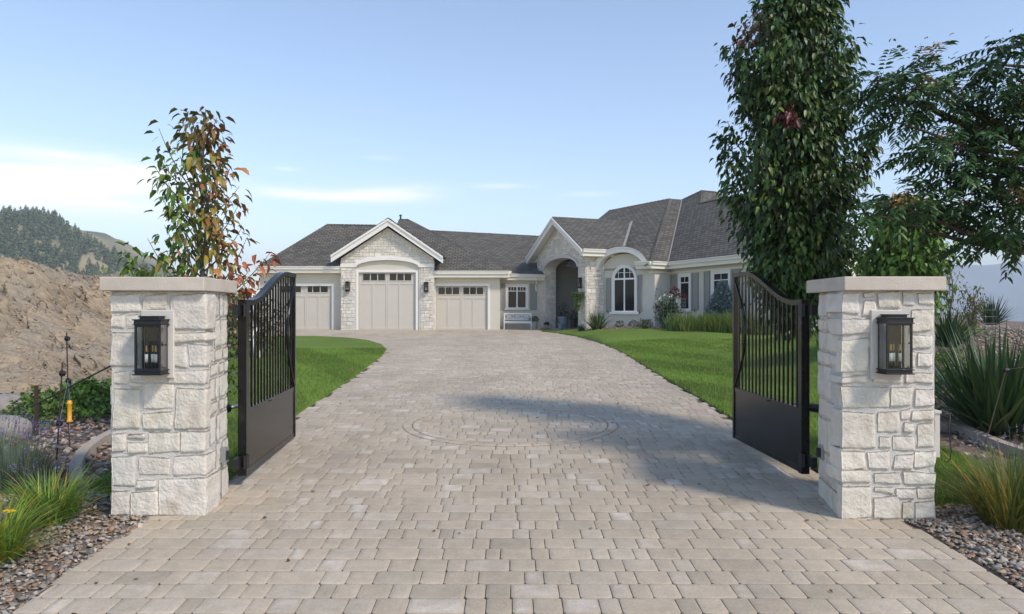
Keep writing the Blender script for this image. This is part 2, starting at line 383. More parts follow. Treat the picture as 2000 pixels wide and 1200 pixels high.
def blades(P, az, L, wid, lean, curve, seg=5, fold=0.):
    """strap leaves: P(n,3), az, L, lean (rad from vertical at base), curve (extra lean at tip)"""
    n = len(P); h = np.stack([np.cos(az), np.sin(az), np.zeros(n)], 1); s = np.stack([-np.sin(az), np.cos(az), np.zeros(n)], 1)
    pos = P.copy(); rows = []
    for i in range(seg+1):
        t = i/seg; w = wid*(1-t**2.2)*(.65+.35*min(1, t*4)) if i < seg else wid*.02
        w = w[:, None] if hasattr(w, '__len__') else w
        rows.append(pos-s*w*.5); rows.append(pos+s*w*.5)
        a = lean+curve*(t**1.3); pos = pos+(h*np.sin(a)[:, None]+np.array([0, 0, 1.])*np.cos(a)[:, None])*(L/seg)[:, None]
    V = np.stack(rows, 1).reshape(-1, 3); k = 2*(seg+1); b = (np.arange(n)*k)[:, None]
    Fa = np.concatenate([b+np.array([[2*i, 2*i+1, 2*i+3, 2*i+2]]) for i in range(seg)], 1).reshape(-1, 4)
    return V, Fa, k
def colvar(n, base, var=.25, k=5, mixc=None, mixp=0.):
    c = np.array(base)[None, :]*(1+rng.uniform(-var, var, (n, 1)))*(1+rng.uniform(-.1, .1, (n, 3)))
    if mixc is not None:
        m = rng.random(n) < mixp; c[m] = np.array(mixc)*(1+rng.uniform(-var, var, (m.sum(), 1)))
    return np.repeat(np.clip(c, 0, 1), k, 0)
# ------------------------------------------------------------------ ground
def axis(fine0, fine1, st, lo, hi):
    a = list(np.arange(fine0, fine1, st)); s = st; x = a[-1]
    while x < hi: s *= 1.35; x += s; a.append(min(x, hi))
    s = st; x = a[0]; pre = []
    while x > lo: s *= 1.35; x -= s; pre.append(max(x, lo))
    return pre[::-1]+a
xs = axis(-24, 30, .5, -2800, 2800); ys = axis(-4, 62, .5, -60, 2850)
V = [(x, y, gz(x, y)-.035) for y in ys for x in xs]; nx = len(xs)
Fa = [(j*nx+i, j*nx+i+1, (j+1)*nx+i+1, (j+1)*nx+i) for j in range(len(ys)-1) for i in range(nx-1)]
tag(np_mesh('ground', V, Fa, M['mulch'], smooth=True), kind='structure')

def sheet(name, outline, dz, m, step=.35, label=None):
    """drape a polygon over the terrain: grid cells clipped by an outline (concave allowed) via triangulated fill"""
    import mathutils
    pts = [Vector((p[0], p[1], 0)) for p in outline]
    xs_ = [p.x for p in pts]; ys_ = [p.y for p in pts]
    from mathutils.geometry import delaunay_2d_cdt
    def inside(x, y):
        c = False; n = len(pts)
        for i in range(n):
            a = pts[i]; b = pts[(i+1) % n]
            if (a.y > y) != (b.y > y) and x < (b.x-a.x)*(y-a.y)/(b.y-a.y)+a.x: c = not c
        return c
    v2 = []
    for i in range(len(pts)):
        a = pts[i]; b = pts[(i+1) % len(pts)]; k = max(1, int((b-a).length/step))
        v2 += [(a+(b-a)*(j/k)).to_2d() for j in range(k)]
    n0 = len(v2); edges = [(i, (i+1) % n0) for i in range(n0)]
    y = min(ys_)
    while y < max(ys_):
        st = step*(1 if y < 16 else 2); x = min(xs_)
        while x < max(xs_):
            if inside(x, y): v2.append(Vector((x+random.uniform(-.05, .05), y+random.uniform(-.05, .05))))
            x += st
        y += st
    r = delaunay_2d_cdt(v2, edges, [], 1, .001)
    vs = [(p.x, p.y, gz(p.x, p.y)+dz) for p in r[0]]; fs = []
    for f in r[2]:
        cx = sum(r[0][i].x for i in f)/len(f); cy = sum(r[0][i].y for i in f)/len(f)
        if inside(cx, cy): fs.append(tuple(f))
    # skirt
    rim = {}
    for f in fs:
        for i in range(len(f)):
            e = (f[i], f[(i+1) % len(f)]); rim[e] = 1
    k = len(vs)
    for (a, b) in list(rim):
        if (b, a) not in rim:
            vs += [(vs[a][0], vs[a][1], vs[a][2]-.08), (vs[b][0], vs[b][1], vs[b][2]-.08)]; fs.append((b, a, len(vs)-2, len(vs)-1))
    me = bpy.data.meshes.new(name); me.from_pydata(vs, [], fs); me.update(); me.polygons.foreach_set('use_smooth', [True]*len(me.polygons)); me.materials.append(m)
    return link(name, me), inside

# driveway outline in plan
def g2(px, py): p = GP(px, py); return (p.x, p.y)
edgeL = [(-2.86, -1), (-2.93, 4.3), (-3.0, 6.1), (-2.75, 7.0)]+[g2(*q) for q in ((575, 815), (640, 772), (690, 738), (728, 710), (748, 694), (754, 684), (745, 674), (720, 666), (680, 661), (620, 657.5))]+[(-12.5, 31.6)]
edgeR = [(3.2, -1), (3.17, 4.6), (3.19, 6.1), (3.1, 8)]+[g2(*q) for q in ((1435, 822), (1330, 758), (1265, 719), (1222, 692), (1190, 677), (1160, 667), (1125, 657.5), (1090, 651.5), (1060, 648))]+[(1.45, 38.2)]
drive = edgeL+[(-13.4, 38.6), (1.2, 38.6), (1.2, 40.3), (1.45, 40.3)]+edgeR[::-1]
def pin(poly, x, y):
    c = False; n = len(poly)
    for i in range(n):
        a = poly[i]; b = poly[(i+1) % n]
        if (a[1] > y) != (b[1] > y) and x < (b[0]-a[0])*(y-a[1])/(b[1]-a[1])+a[0]: c = not c
    return c
sand, _ = sheet('driveway_bedding', drive, -.014, M['joint'], .6); tag(sand, kind='structure')
# pavers : every stone a small bevelled block with rounded corners
PV = []; PF = []; PC = []; PU = []
CX, CY, CR = GP(996, 828).x, GP(996, 828).y, 1.33
def paver(c4, pale=None, lift=0.):
    cx = sum(p[0] for p in c4)/4; cy = sum(p[1] for p in c4)/4
    g = random.gauss(1, .04); t = random.random(); 
    col = (.425*g, .356*g, .268*g) if t < .68 else ((.43*g, .367*g, .286*g) if t < .88 else (.38*g, .324*g, .245*g))
    pl = max(0, random.gauss(.55, .25)) if (random.random() < (.17 if pale is None else pale)) else 0.0
    def ring(g_, r, z, jit):
        out = []
        for i in range(4):
            p = c4[i]; q = c4[(i+1) % 4]; s = c4[(i-1) % 4]
            e1 = Vector((q[0]-p[0], q[1]-p[1])); e0 = Vector((s[0]-p[0], s[1]-p[1])); e1.normalize(); e0.normalize()
            b = Vector(p)+(e1+e0)*g_
            for e in (e0, e1):
                w = b+e*r; out.append((w.x+random.uniform(-jit, jit), w.y+random.uniform(-jit, jit), z))
        return out
    zt = random.uniform(-.0008, .0008)
    zt += lift; A = ring(.0024, .017, -.02, .001); B = ring(.0024, .017, -.0014+zt, .001); C = ring(.0055, .015, zt, .0008); D = ring(.036, .01, zt+.0006, .002)
    o = len(PV)
    for R_, u in ((A, 0), (B, 0), (C, 0), (D, pl)):
        for x, y, z in R_: PV.append((x, y, z+gz(x, y)+.004)); PC.append(col if R_ is not A else (.12, .10, .08)); PU.append((u, 0))
    for k in range(3):
        for i in range(8):
            j = (i+1) % 8; PF.append((o+k*8+i, o+k*8+j, o+(k+1)*8+j, o+(k+1)*8+i))
    PF.append((o+24, o+25, o+26, o+27)); PF.append((o+24, o+27, o+28, o+31)); PF.append((o+28, o+29, o+30, o+31))
def lat(E, y):
    for a, b in zip(E, E[1:]):
        if a[1] <= y <= b[1]: return a[0]+(b[0]-a[0])*(y-a[1])/(b[1]-a[1])
y = 2.6; row = 0; RH = .213
pat = [.30, .125, .175, .30, .125, .175, .22, .125]
while y < 38.4:
    x = -13.6-random.random()*.4; k = random.randrange(8)
    rh = RH
    while x < 4.6:
        w = pat[k % 8]+random.choice([0, 0, .0, .04, -.02]); k += 1
        if random.random() < .2: k += 1
        cx = x+w/2; cy = y+rh/2
        if pin(drive, cx, cy) or (6.2 < y < 7 and -2.9 < cx < 3.2) or pin(drive, cx, cy+.1):
            pass
        if y < 9 or pin(drive, cx, cy) or pin(drive, cx, cy+.1):
            d = math.hypot(cx-CX, cy-CY)
            if y < 9:
                q0, q1 = (lat(edgeL, y), lat(edgeL, y+rh)), (lat(edgeR, y), lat(edgeR, y+rh))
                if x+w > min(q0)+.05 and x < max(q1)-.05:
                    paver([(max(x, q0[0]), y), (min(x+w, q1[0]), y), (min(x+w, q1[1]), y+rh), (max(x, q0[1]), y+rh)])
            elif abs(cx) < 14:
                paver([(x, y), (x+w, y), (x+w, y+rh), (x, y+rh)])
        x += w
    y += rh; row += 1
# circle: two rings of wedge stones
for r0, r1 in ((CR-.10, CR), (CR+.006, CR+.13)):
    n = int(2*math.pi*r0/.2)
    for i in range(n):
        a0 = 2*math.pi*i/n; a1 = 2*math.pi*(i+1)/n
        def o_(a, r): return (CX+math.cos(a)*r, CY+math.sin(a)*r)
        paver([o_(a0, r0), o_(a0, r1), o_(a1, r1), o_(a1, r0)][::-1], .25, .0075)
mb = MB(); ns_ = 96; vs_ = []
for i in range(ns_):
    a = 6.28318*i/ns_
    for r_ in (CR-.0985, CR+.1285): x_, y_ = CX+math.cos(a)*r_, CY+math.sin(a)*r_; vs_.append((x_, y_, gz(x_, y_)+.0062))
mb.add(vs_, [(2*i, 2*i+1, (2*i+3) % (2*ns_), (2*i+2) % (2*ns_)) for i in range(ns_)]); tag(mb.build('circle_joint', M['joint']), kind='structure')
tag(np_mesh('driveway', PV, PF, M['paver'], col=np.array(PC), uv=np.array(PU)), kind='structure')

# lawns
lawnL = [(-2.72, 6.95)]+edgeL[4:]+[(-13.0, 31.7), (-9.6, 26), (-7.9, 18), (-6.0, 12.5), (-4.75, 9.2), (-4.05, 7.5), (-3.95, 6.95), (-3.5, 6.6)]
lawnR = [(3.15, 7.1)]+edgeR[4:-1]+[g2(1056, 646.5), g2(1110, 645), g2(1200, 645), g2(1310, 645), g2(1430, 645.5)]+[(11.5, 27), (14.5, 24), (13, 20), (10, 17), (6.6, 13), (5.2, 9.5), (4.3, 7.2), (3.75, 6.7)]
lL, inL = sheet('lawn', lawnL, .028, M['lawn']); tag(lL, kind='structure')
lR, inR = sheet('lawn', lawnR, .028, M['lawn']); tag(lR, kind='structure')
gp_ = [g2(1840, 965), g2(1838, 905), g2(1842, 850), g2(1880, 868), g2(1930, 890), g2(1985, 915), g2(1930, 950), g2(1880, 975)]
lS, inS = sheet('lawn', [(3.6, 6.4), (3.75, 7.2), (4.4, 9.3), (5.0, 9.0), (4.95, 7.8), (4.7, 7.1), (4.2, 6.5)], .02, M['lawn'], .3); tag(lS, kind='structure')
def grass(n, inside, x0, x1, y0, y1, hgt=.055, dz=.02, dens=lambda y: 1.):
    P = []
    while len(P) < n:
        y = y0+(y1-y0)*random.random()**1.6; x = random.uniform(x0, x1)
        if inside(x, y): x += random.gauss(0, .02); P.append((x, y, gz(x, y)+dz))
    P = np.array(P); n = len(P); az = rng.uniform(0, 6.28, n); s = np.stack([-np.sin(az), np.cos(az), az*0], 1)
    sc = .8+np.maximum(0, P[:, 1]-9)*.06
    w = (.0045*sc)[:, None]; h = hgt*rng.uniform(.6, 1.25, n); lean = rng.uniform(.1, .8, n)*h
    T = P+np.stack([np.cos(az)*lean, np.sin(az)*lean, h], 1)
    V = np.stack([P-s*w, P+s*w, T], 1).reshape(-1, 3); Fa = np.arange(3*n).reshape(-1, 3)
    stripe = 1+.16*np.sign(np.sin((P[:, 0]*.9+P[:, 1]*.45)*2.6))
    c = np.array([.17, .275, .040])*stripe[:, None]*(1+rng.uniform(-.3, .3, (n, 1))); m = rng.random(n) < .08; c[m] = np.array([.28, .25, .09])
    c *= np.array([1+.35*noise.noise(Vector((p_[0]*.55, p_[1]*.55, 4.))) for p_ in P])[:, None]
    return V, Fa, np.repeat(c, 3, 0)
for nm, n, f, bb in (('grass', 70000, inL, (-9, -2.5, 6.6, 24)), ('grass', 110000, inR, (2.6, 8.5, 6.7, 26)), ('grass', 16000, inS, (3.5, 5.1, 6.2, 9.5))):
    V, Fa, c = grass(n, f, *bb); tag(np_mesh(nm, V, Fa, M['leafdull'], col=c), kind='stuff', cat='grass', label='short mown green turf beside the paved driveway')

# river-rock gravel
for pts_ in ([(-6.2, 3.2), (-2.9, 3.2), (-2.93, 4.3), (-3.0, 6.1), (-3.35, 6.1), (-3.35, 7.3), (-6.2, 7.3)], [(3.16, 3.4), (5.4, 3.4), (5.4, 7.3), (3.45, 7.3), (3.45, 6.0), (3.19, 6.0)]):
    so_, _ = sheet('soil', pts_, -.012, M['joint'], .4); tag(so_, kind='structure')
import bmesh
def ico(sub):
    bm = bmesh.new(); bmesh.ops.create_icosphere(bm, subdivisions=sub, radius=1); v = np.array([x.co for x in bm.verts]); f = np.array([[w.index for w in q.verts] for q in bm.faces]); bm.free(); return v, f
I1 = ico(1); I2 = ico(2)
RC = np.array([(.30, .235, .18), (.24, .205, .17), (.38, .33, .27), (.20, .13, .08), (.32, .18, .10), (.15, .14, .13), (.42, .36, .29), (.25, .245, .235), (.27, .20, .13)])
def rocks(name, n, samp, r0, r1, base=I2, lift=.5):
    bv, bf = base; VV = []; FF = []; CC = []; o = 0
    for i in range(n):
        x, y = samp(); r = random.uniform(r0, r1)*random.choice([.6, .8, 1, 1, 1.25]); s = np.array([random.uniform(.7, 1.3), random.uniform(.6, 1.1), random.uniform(.35, .7)])*r
        v = bv.copy()
        for _ in range(6):      # chop with planes so that stones are broken, not round
            d = rng.normal(size=3); d /= np.linalg.norm(d); t = random.uniform(.3, .7); q = v@d; v = v-np.outer(np.maximum(0, q-t), d)
        a = random.uniform(0, 6.28); tl = random.uniform(-.5, .5); R1 = np.array([[math.cos(a), -math.sin(a), 0], [math.sin(a), math.cos(a), 0], [0, 0, 1]]); R2 = np.array([[1, 0, 0], [0, math.cos(tl), -math.sin(tl)], [0, math.sin(tl), math.cos(tl)]])
        v = (v*s)@R2.T@R1.T+np.array([x, y, gz(x, y)-.004+random.uniform(0, lift)*r]); VV.append(v); FF.append(bf+o); o += len(v)
        c = RC[random.randrange(len(RC))]*random.uniform(.75, 1.25); CC.append(np.repeat(c[None], len(v), 0))
    return np_mesh(name, np.concatenate(VV), np.concatenate(FF), M['rock'], col=np.concatenate(CC))
def sampL():
    while True:
        y = random.uniform(3.6, 7.4); x = random.uniform(-5.6, -2.8)
        lim = -2.93 if y < 6.15 else -3.4
        if x < lim+.02*math.sin(y*9) and not pin(lawnL, x, y) and not (-3.45 < x and 6.15 < y < 6.9): return x, y
def sampR():
    while True:
        y = random.uniform(3.8, 7.0); x = random.uniform(3.1, 5.2)
        if x > 3.2+.02*math.sin(y*8) and not (x < 3.5 and 6.05 < y) and not inS(x, y): return x, y
tag(rocks('gravel', 9500, sampL, .013, .028), 'brown and grey river rock gravel on the left of the driveway', 'gravel', kind='stuff')
tag(rocks('gravel', 7500, sampR, .013, .028), 'brown and grey river rock gravel on the right of the driveway', 'gravel', kind='stuff')
def sampL2():
    while True:
        y = random.uniform(7.2, 12.8); x = random.uniform(-9.5, -3.9)
        if not pin(lawnL, x, y) and x < -.42*y-.2: return x, y
tag(rocks('gravel', 2800, sampL2, .03, .07, I1), 'loose broken stones at the foot of the dirt bank', 'gravel', kind='stuff')
def sampR2():
    while True:
        y = random.uniform(8, 24); x = random.uniform(4.8, 15)
        if x > .53*y+.6 and not pin(lawnR, x, y): return x, y
tag(rocks('mulch_chips', 5000, sampR2, .025, .06, I1), 'brown bark and stone mulch on the right garden mound', 'mulch', kind='stuff')
def sampB():
    while True:
        y = random.uniform(24, 38); x = random.uniform(1.5, 12)
        if not pin(lawnR, x, y) and not pin(drive, x, y) and x > 1.5: return x, y
tag(rocks('mulch_chips', 3500, sampB, .03, .06, I1), 'reddish brown bark mulch in the bed before the house', 'mulch', kind='stuff')

# concrete edging
def curb(name, pts, label, w=.13, h=.09):
    mb = MB(); P = [Vector((x, y, gz(x, y))) for x, y in pts]; Q = []
    for i in range(len(P)-1):
        for k in range(6): Q.append(P[i].lerp(P[i+1], k/6))
    Q.append(P[-1]); Q2 = [(Q[max(i-3, 0)]+Q[i]+Q[min(i+3, len(Q)-1)])/3 for i in range(len(Q))]
    for i in range(len(Q2)-1):
        a, b = Q2[i], Q2[i+1]; d = (b-a); 
        if d.length < 1e-4: continue
        d.normalize(); s = Vector((-d.y, d.x, 0))*w/2; z = Vector((0, 0, h)); lo = Vector((0, 0, -.08))
        g = d*.003 if i % 7 == 0 else Vector((0, 0, 0))
        mb.add([a+g-s+lo, a+g+s+lo, a+g+s*.85+z, a+g-s*.85+z, b-s+lo, b+s+lo, b+s*.85+z, b-s*.85+z], [(0, 3, 7, 4), (3, 2, 6, 7), (2, 1, 5, 6), (0, 1, 2, 3), (4, 7, 6, 5)])
    return tag(mb.build(name, M['concrete'], smooth=False), label, 'edging')
curb('garden_curb', [g2(150, 965), g2(145, 935), g2(152, 905), g2(175, 880), g2(212, 858), g2(260, 835), (-5.6, 12.5)], 'curved pale concrete edging on the left of the lawn strip by the left pillar')
curb('garden_curb', [(3.95, 9.6), g2(1848, 832), g2(1880, 845), g2(1920, 862), g2(1955, 877), g2(2000, 893), g2(2080, 915)], 'curved pale concrete edging in front of the big yucca on the right')

# dirt bank on the left
foot = [(-24, 7.5), (-11, 11.3), (-8.0, 12.4), (-7.9, 15), (-8.8, 20), (-10.6, 28), (-12.4, 35)]
crest = [(-34, 17, 3.5), (-20, 19, 3.2), (-13.8, 20, 3.1), (-13, 22.5, 2.95), (-12.8, 25, 2.8), (-13.4, 31, 2.2), (-14.6, 37, 1.7)]
def pl(P, s):
    s = s*(len(P)-1); i = min(int(s), len(P)-2); f = s-i; return Vector(list(P[i])+[0]*(3-len(P[i]))).lerp(Vector(list(P[i+1])+[0]*(3-len(P[i+1]))), f)
NU, NV = 520, 190; V = []; PCB = []
for i in range(NU+1):
    a = pl(foot, i/NU); c = pl(crest, i/NU); a.z = gz(a.x, a.y)-.12
    for j in range(NV+1):
        t = j/NV*1.5
        if t <= 1: p = a.lerp(c, t); p.z = a.z+(c.z-a.z)*(t**1.15*.75+.25*sm(.55, 1, t))
        else: p = c+(c-a)*(t-1)*1.2; p.z = c.z-(t-1)*2.6*(t-1)
        q = Vector((p.x, p.y, p.z*1.4)); e = min(1, t*5)
        n1 = noise.fractal(q*.55, 1., 2., 3); n2 = noise.fractal(q*2.1+Vector((3, 3, 3)), .8, 2.1, 4)
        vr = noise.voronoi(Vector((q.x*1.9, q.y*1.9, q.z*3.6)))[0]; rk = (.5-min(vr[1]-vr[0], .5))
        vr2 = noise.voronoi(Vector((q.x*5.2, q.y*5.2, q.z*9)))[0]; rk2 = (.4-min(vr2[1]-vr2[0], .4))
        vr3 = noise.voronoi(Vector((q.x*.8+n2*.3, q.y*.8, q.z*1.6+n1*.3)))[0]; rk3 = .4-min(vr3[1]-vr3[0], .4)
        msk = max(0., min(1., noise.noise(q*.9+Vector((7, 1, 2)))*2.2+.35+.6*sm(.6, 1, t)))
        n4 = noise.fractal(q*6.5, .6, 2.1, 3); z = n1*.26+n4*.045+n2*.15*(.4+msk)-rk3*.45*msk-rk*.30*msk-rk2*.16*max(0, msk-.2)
        cvy = (rk*.9+rk3*.8+rk2*.5)*msk; PCB.append(max(.45, 1-.55*max(0, cvy-.12))*(1+.1*n2))  # vertex colour: painted shade in the crevices plus random tone
        V.append((p.x-z*e*.6, p.y-z*e*.5, p.z+z*e*.8))
Fa = [(i*(NV+1)+j, (i+1)*(NV+1)+j, (i+1)*(NV+1)+j+1, i*(NV+1)+j+1) for i in range(NU) for j in range(NV)]
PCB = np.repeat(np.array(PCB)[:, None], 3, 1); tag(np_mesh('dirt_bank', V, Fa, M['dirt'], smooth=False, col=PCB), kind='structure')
bankV = np.array(V)
# broken rocks lying on the bank
def brocks(n, t0, t1, r0, r1, cols):
    bv, bf = I1; VV = []; FF = []; CC = []; o = 0
    for _ in range(n):
        i = random.randrange(80, NU-20); j = int(random.uniform(t0, t1)/1.5*NV); b = bankV[i*(NV+1)+j]; r = random.uniform(r0, r1)*random.random()**.7+.02
        v = bv*np.array([random.uniform(.7, 1.4), random.uniform(.6, 1), random.uniform(.4, .8)])*r
        for _ in range(9):
            d = rng.normal(size=3); d /= np.linalg.norm(d); q = v@d; v = v-np.outer(np.maximum(0, q-random.uniform(.2, .5)*r), d)
        VV.append(v+b); FF.append(bf+o); o += len(v); CC.append(np.repeat((np.array(cols[random.randrange(len(cols))])*random.uniform(.7, 1.2))[None], len(v), 0))
    return np_mesh('rubble', np.concatenate(VV), np.concatenate(FF), M['rock'], col=np.concatenate(CC))
tag(brocks(4200, .04, 1.03, .02, .10, [(.32, .24, .155), (.27, .21, .15), (.35, .26, .17), (.22, .185, .15)]), 'broken tan rocks scattered over the dirt bank', 'rocks', kind='stuff')
tag(brocks(420, .78, 1.04, .06, .22, [(.34, .25, .15), (.30, .22, .14), (.22, .18, .145)]), 'larger tan rocks along the crest of the dirt bank', 'rocks', kind='stuff')

# wooded hill
def heightmesh(name, x0, x1, y0, y1, nx, ny, f, m):
    V = [(x0+(x1-x0)*i/nx, y0+(y1-y0)*j/ny, f(x0+(x1-x0)*i/nx, y0+(y1-y0)*j/ny)) for j in range(ny+1) for i in range(nx+1)]
    Fa = [(j*(nx+1)+i, j*(nx+1)+i+1, (j+1)*(nx+1)+i+1, (j+1)*(nx+1)+i) for j in range(ny) for i in range(nx)]
    return np_mesh(name, V, Fa, m, smooth=True)
sil = [(-700, 480), (-300, 462), (-100, 450), (0, 447), (60, 434), (110, 438), (150, 458), (190, 485), (250, 518), (300, 538), (400, 580), (520, 620), (700, 680)]
def hillz(x, y):
    px = 1000+x/420*F*1.0
    for i in range(len(sil)-1):
        if sil[i][0] <= px <= sil[i+1][0]:
            t = (px-sil[i][0])/(sil[i+1][0]-sil[i][0]); yy = sil[i][1]+(sil[i+1][1]-sil[i][1])*t; break
    else: yy = 470 if px < 0 else 680
    top = EYE-(yy-HZ)*420/F; k = sm(150, 420, y)*(1-sm(430, 800, y)*.8)
    return -45+(top+45)*k**.8+noise.fractal(Vector((x*.02, y*.02, 0)), 1, 2, 4)*4*k
tag(heightmesh('hill', -700, -20, 140, 800, 120, 110, hillz, M['hill']), kind='structure')
def pine_arrays(h, R):
    n = 110; t = R.random(n)**.8; z = h*(.18+.82*t); rr = h*.22*(1-t)**.75*(.45+.8*R.random(n)); a = R.uniform(0, 6.28, n)
    P = np.stack([np.cos(a)*rr*.25, np.sin(a)*rr*.25, z], 1); D = norm(np.stack([np.cos(a), np.sin(a), R.uniform(-.5, .3, n)], 1))
    V, Fa = leaf_arrays(P, D, rr*1.0+h*.05, .9, .1, .2); return V, Fa
R_ = np.random.default_rng(3); variants = []
for k in range(4):
    V, Fa = pine_arrays(8, R_); tv = np.array([(.15*math.cos(q), .15*math.sin(q), z) for z in (-1, 7) for q in (0, 2.1, 4.2)]); b = len(V)
    Fa = np.concatenate([Fa, np.array([(b, b+1, b+4), (b, b+4, b+3), (b+1, b+2, b+5), (b+1, b+5, b+4), (b+2, b, b+3), (b+2, b+3, b+5)])]); V = np.concatenate([V, tv])
    cc = np.repeat((np.array([.125, .165, .07])*rng.uniform(.8, 1.3, (len(V), 1))), 1, 0); cc[-6:] = (.1, .07, .05)
    variants.append((V, Fa, cc))
meshes = []
for V, Fa, cc in variants:
    o = np_mesh('pine_tree', V, Fa, M['needle'], col=cc); meshes.append(o.data); bpy.data.objects.remove(o)
for i in range(70):
    px = -40+i*4.9+random.uniform(-3, 3); x = (px-1000)*420/F; y = 420+random.uniform(-14, 10)
    if px > 300: continue
    o = bpy.data.objects.new('pine_tree', meshes[i % 4]); COL.objects.link(o); o.location = (x, y, hillz(x, y)-.3); s = random.uniform(.3, .95)*(1.1 if px < 150 else .8); o.scale = (s, s, s); o.rotation_euler.z = random.uniform(0, 6)
    tag(o, 'small dark pine standing on the skyline of the far hill', 'pine tree', 'pines along the ridge of the far hill')
VV = []; FF = []; CC = []; o = 0
for i in range(2600):
    px = random.uniform(-60, 330); D = random.uniform(190, 415); x = (px-1000)*D/F
    dn = noise.noise(Vector((x*.018, D*.018, 3)))*.8+ (.75 if px < 140 else .3)
    if random.random() > .45+dn: continue
    V, Fa, cc = variants[i % 4]; s = random.uniform(.4, 1.0)*(.6+.4*D/400)
    VV.append(V*s+np.array([x, D, hillz(x, D)-.2])); FF.append(Fa+o); o += len(V); CC.append(cc*random.uniform(.8, 1.25))
tag(np_mesh('pine_forest', np.concatenate(VV), np.concatenate(FF), M['needle'], col=np.concatenate(CC)), 'scattered pine forest covering the slope of the far hill', 'forest', kind='stuff')
# far mountains over the lake
def mz(x, y):
    D = 2500; px = 1000+x/D*F; yy = 522-14*sm(1880, 2050, px)-8*sm(2000, 2300, px)+10*(1-sm(1500, 1850, px))
    top = EYE-(yy-HZ)*D/F; k = sm(1500, 2450, y)*(1-sm(2600, 2850, y)*.6)
    return -46+(top+46)*k+noise.fractal(Vector((x*.004, y*.004, 0)), 1, 2, 5)*16*k*(1-k*.7)
tag(heightmesh('mountain', 300, 2750, 1300, 2840, 110, 70, mz, M['mount']), kind='structure')
mb = MB(); mb.poly([(100, 160, -40), (2780, 160, -40), (2780, 2000, -40), (100, 2000, -40)]); tag(mb.build('lake', M['water']), kind='structure')
# ------------------------------------------------------------------ pillars
Lst = """72,133,213,220 228,133,347,214 365,133,535,300c 77,228,138,293 148,224,200,300 75,308,200,475 372,308,540,360c 367,372,440,475 450,365,555,475c 85,490,157,557 168,500,330,536 350,485,545,557c
168,545,222,567 82,573,217,767 232,548,375,672 228,685,375,765 388,573,525,765c 80,780,143,872 150,785,240,810 155,822,248,878 255,778,405,875 410,775,530,870c 72,890,192,1032 205,890,362,985 373,888,530,980c
190,997,292,1042 306,993,530,1172c 77,1052,163,1165 173,1052,298,1172 158,225,205,225"""
Rst = """480,125,600,225c 615,125,670,148 610,160,677,235 683,125,790,198 803,127,860,187 877,127,948,183 505,240,680,315c 838,203,952,300 490,330,640,487c 630,325,677,370 645,378,677,428 840,312,945,380 515,500,637,533c
652,485,800,533 842,390,865,465 872,392,945,462 815,480,952,537 505,548,737,643c 745,548,842,635 858,555,952,640 515,660,672,825c 683,655,787,757 793,645,840,697 847,650,950,698 802,705,855,752 868,710,955,820 690,770,745,822
755,765,857,838 512,835,620,918c 632,835,742,918 758,850,853,918 860,832,957,912 508,920,650,975c 663,930,795,985 805,928,960,988 665,995,760,1022 768,1000,862,1052 870,1000,957,1048 515,990,655,1143c 665,1035,787,1143 797,1062,852,1140 860,1060,955,1140"""
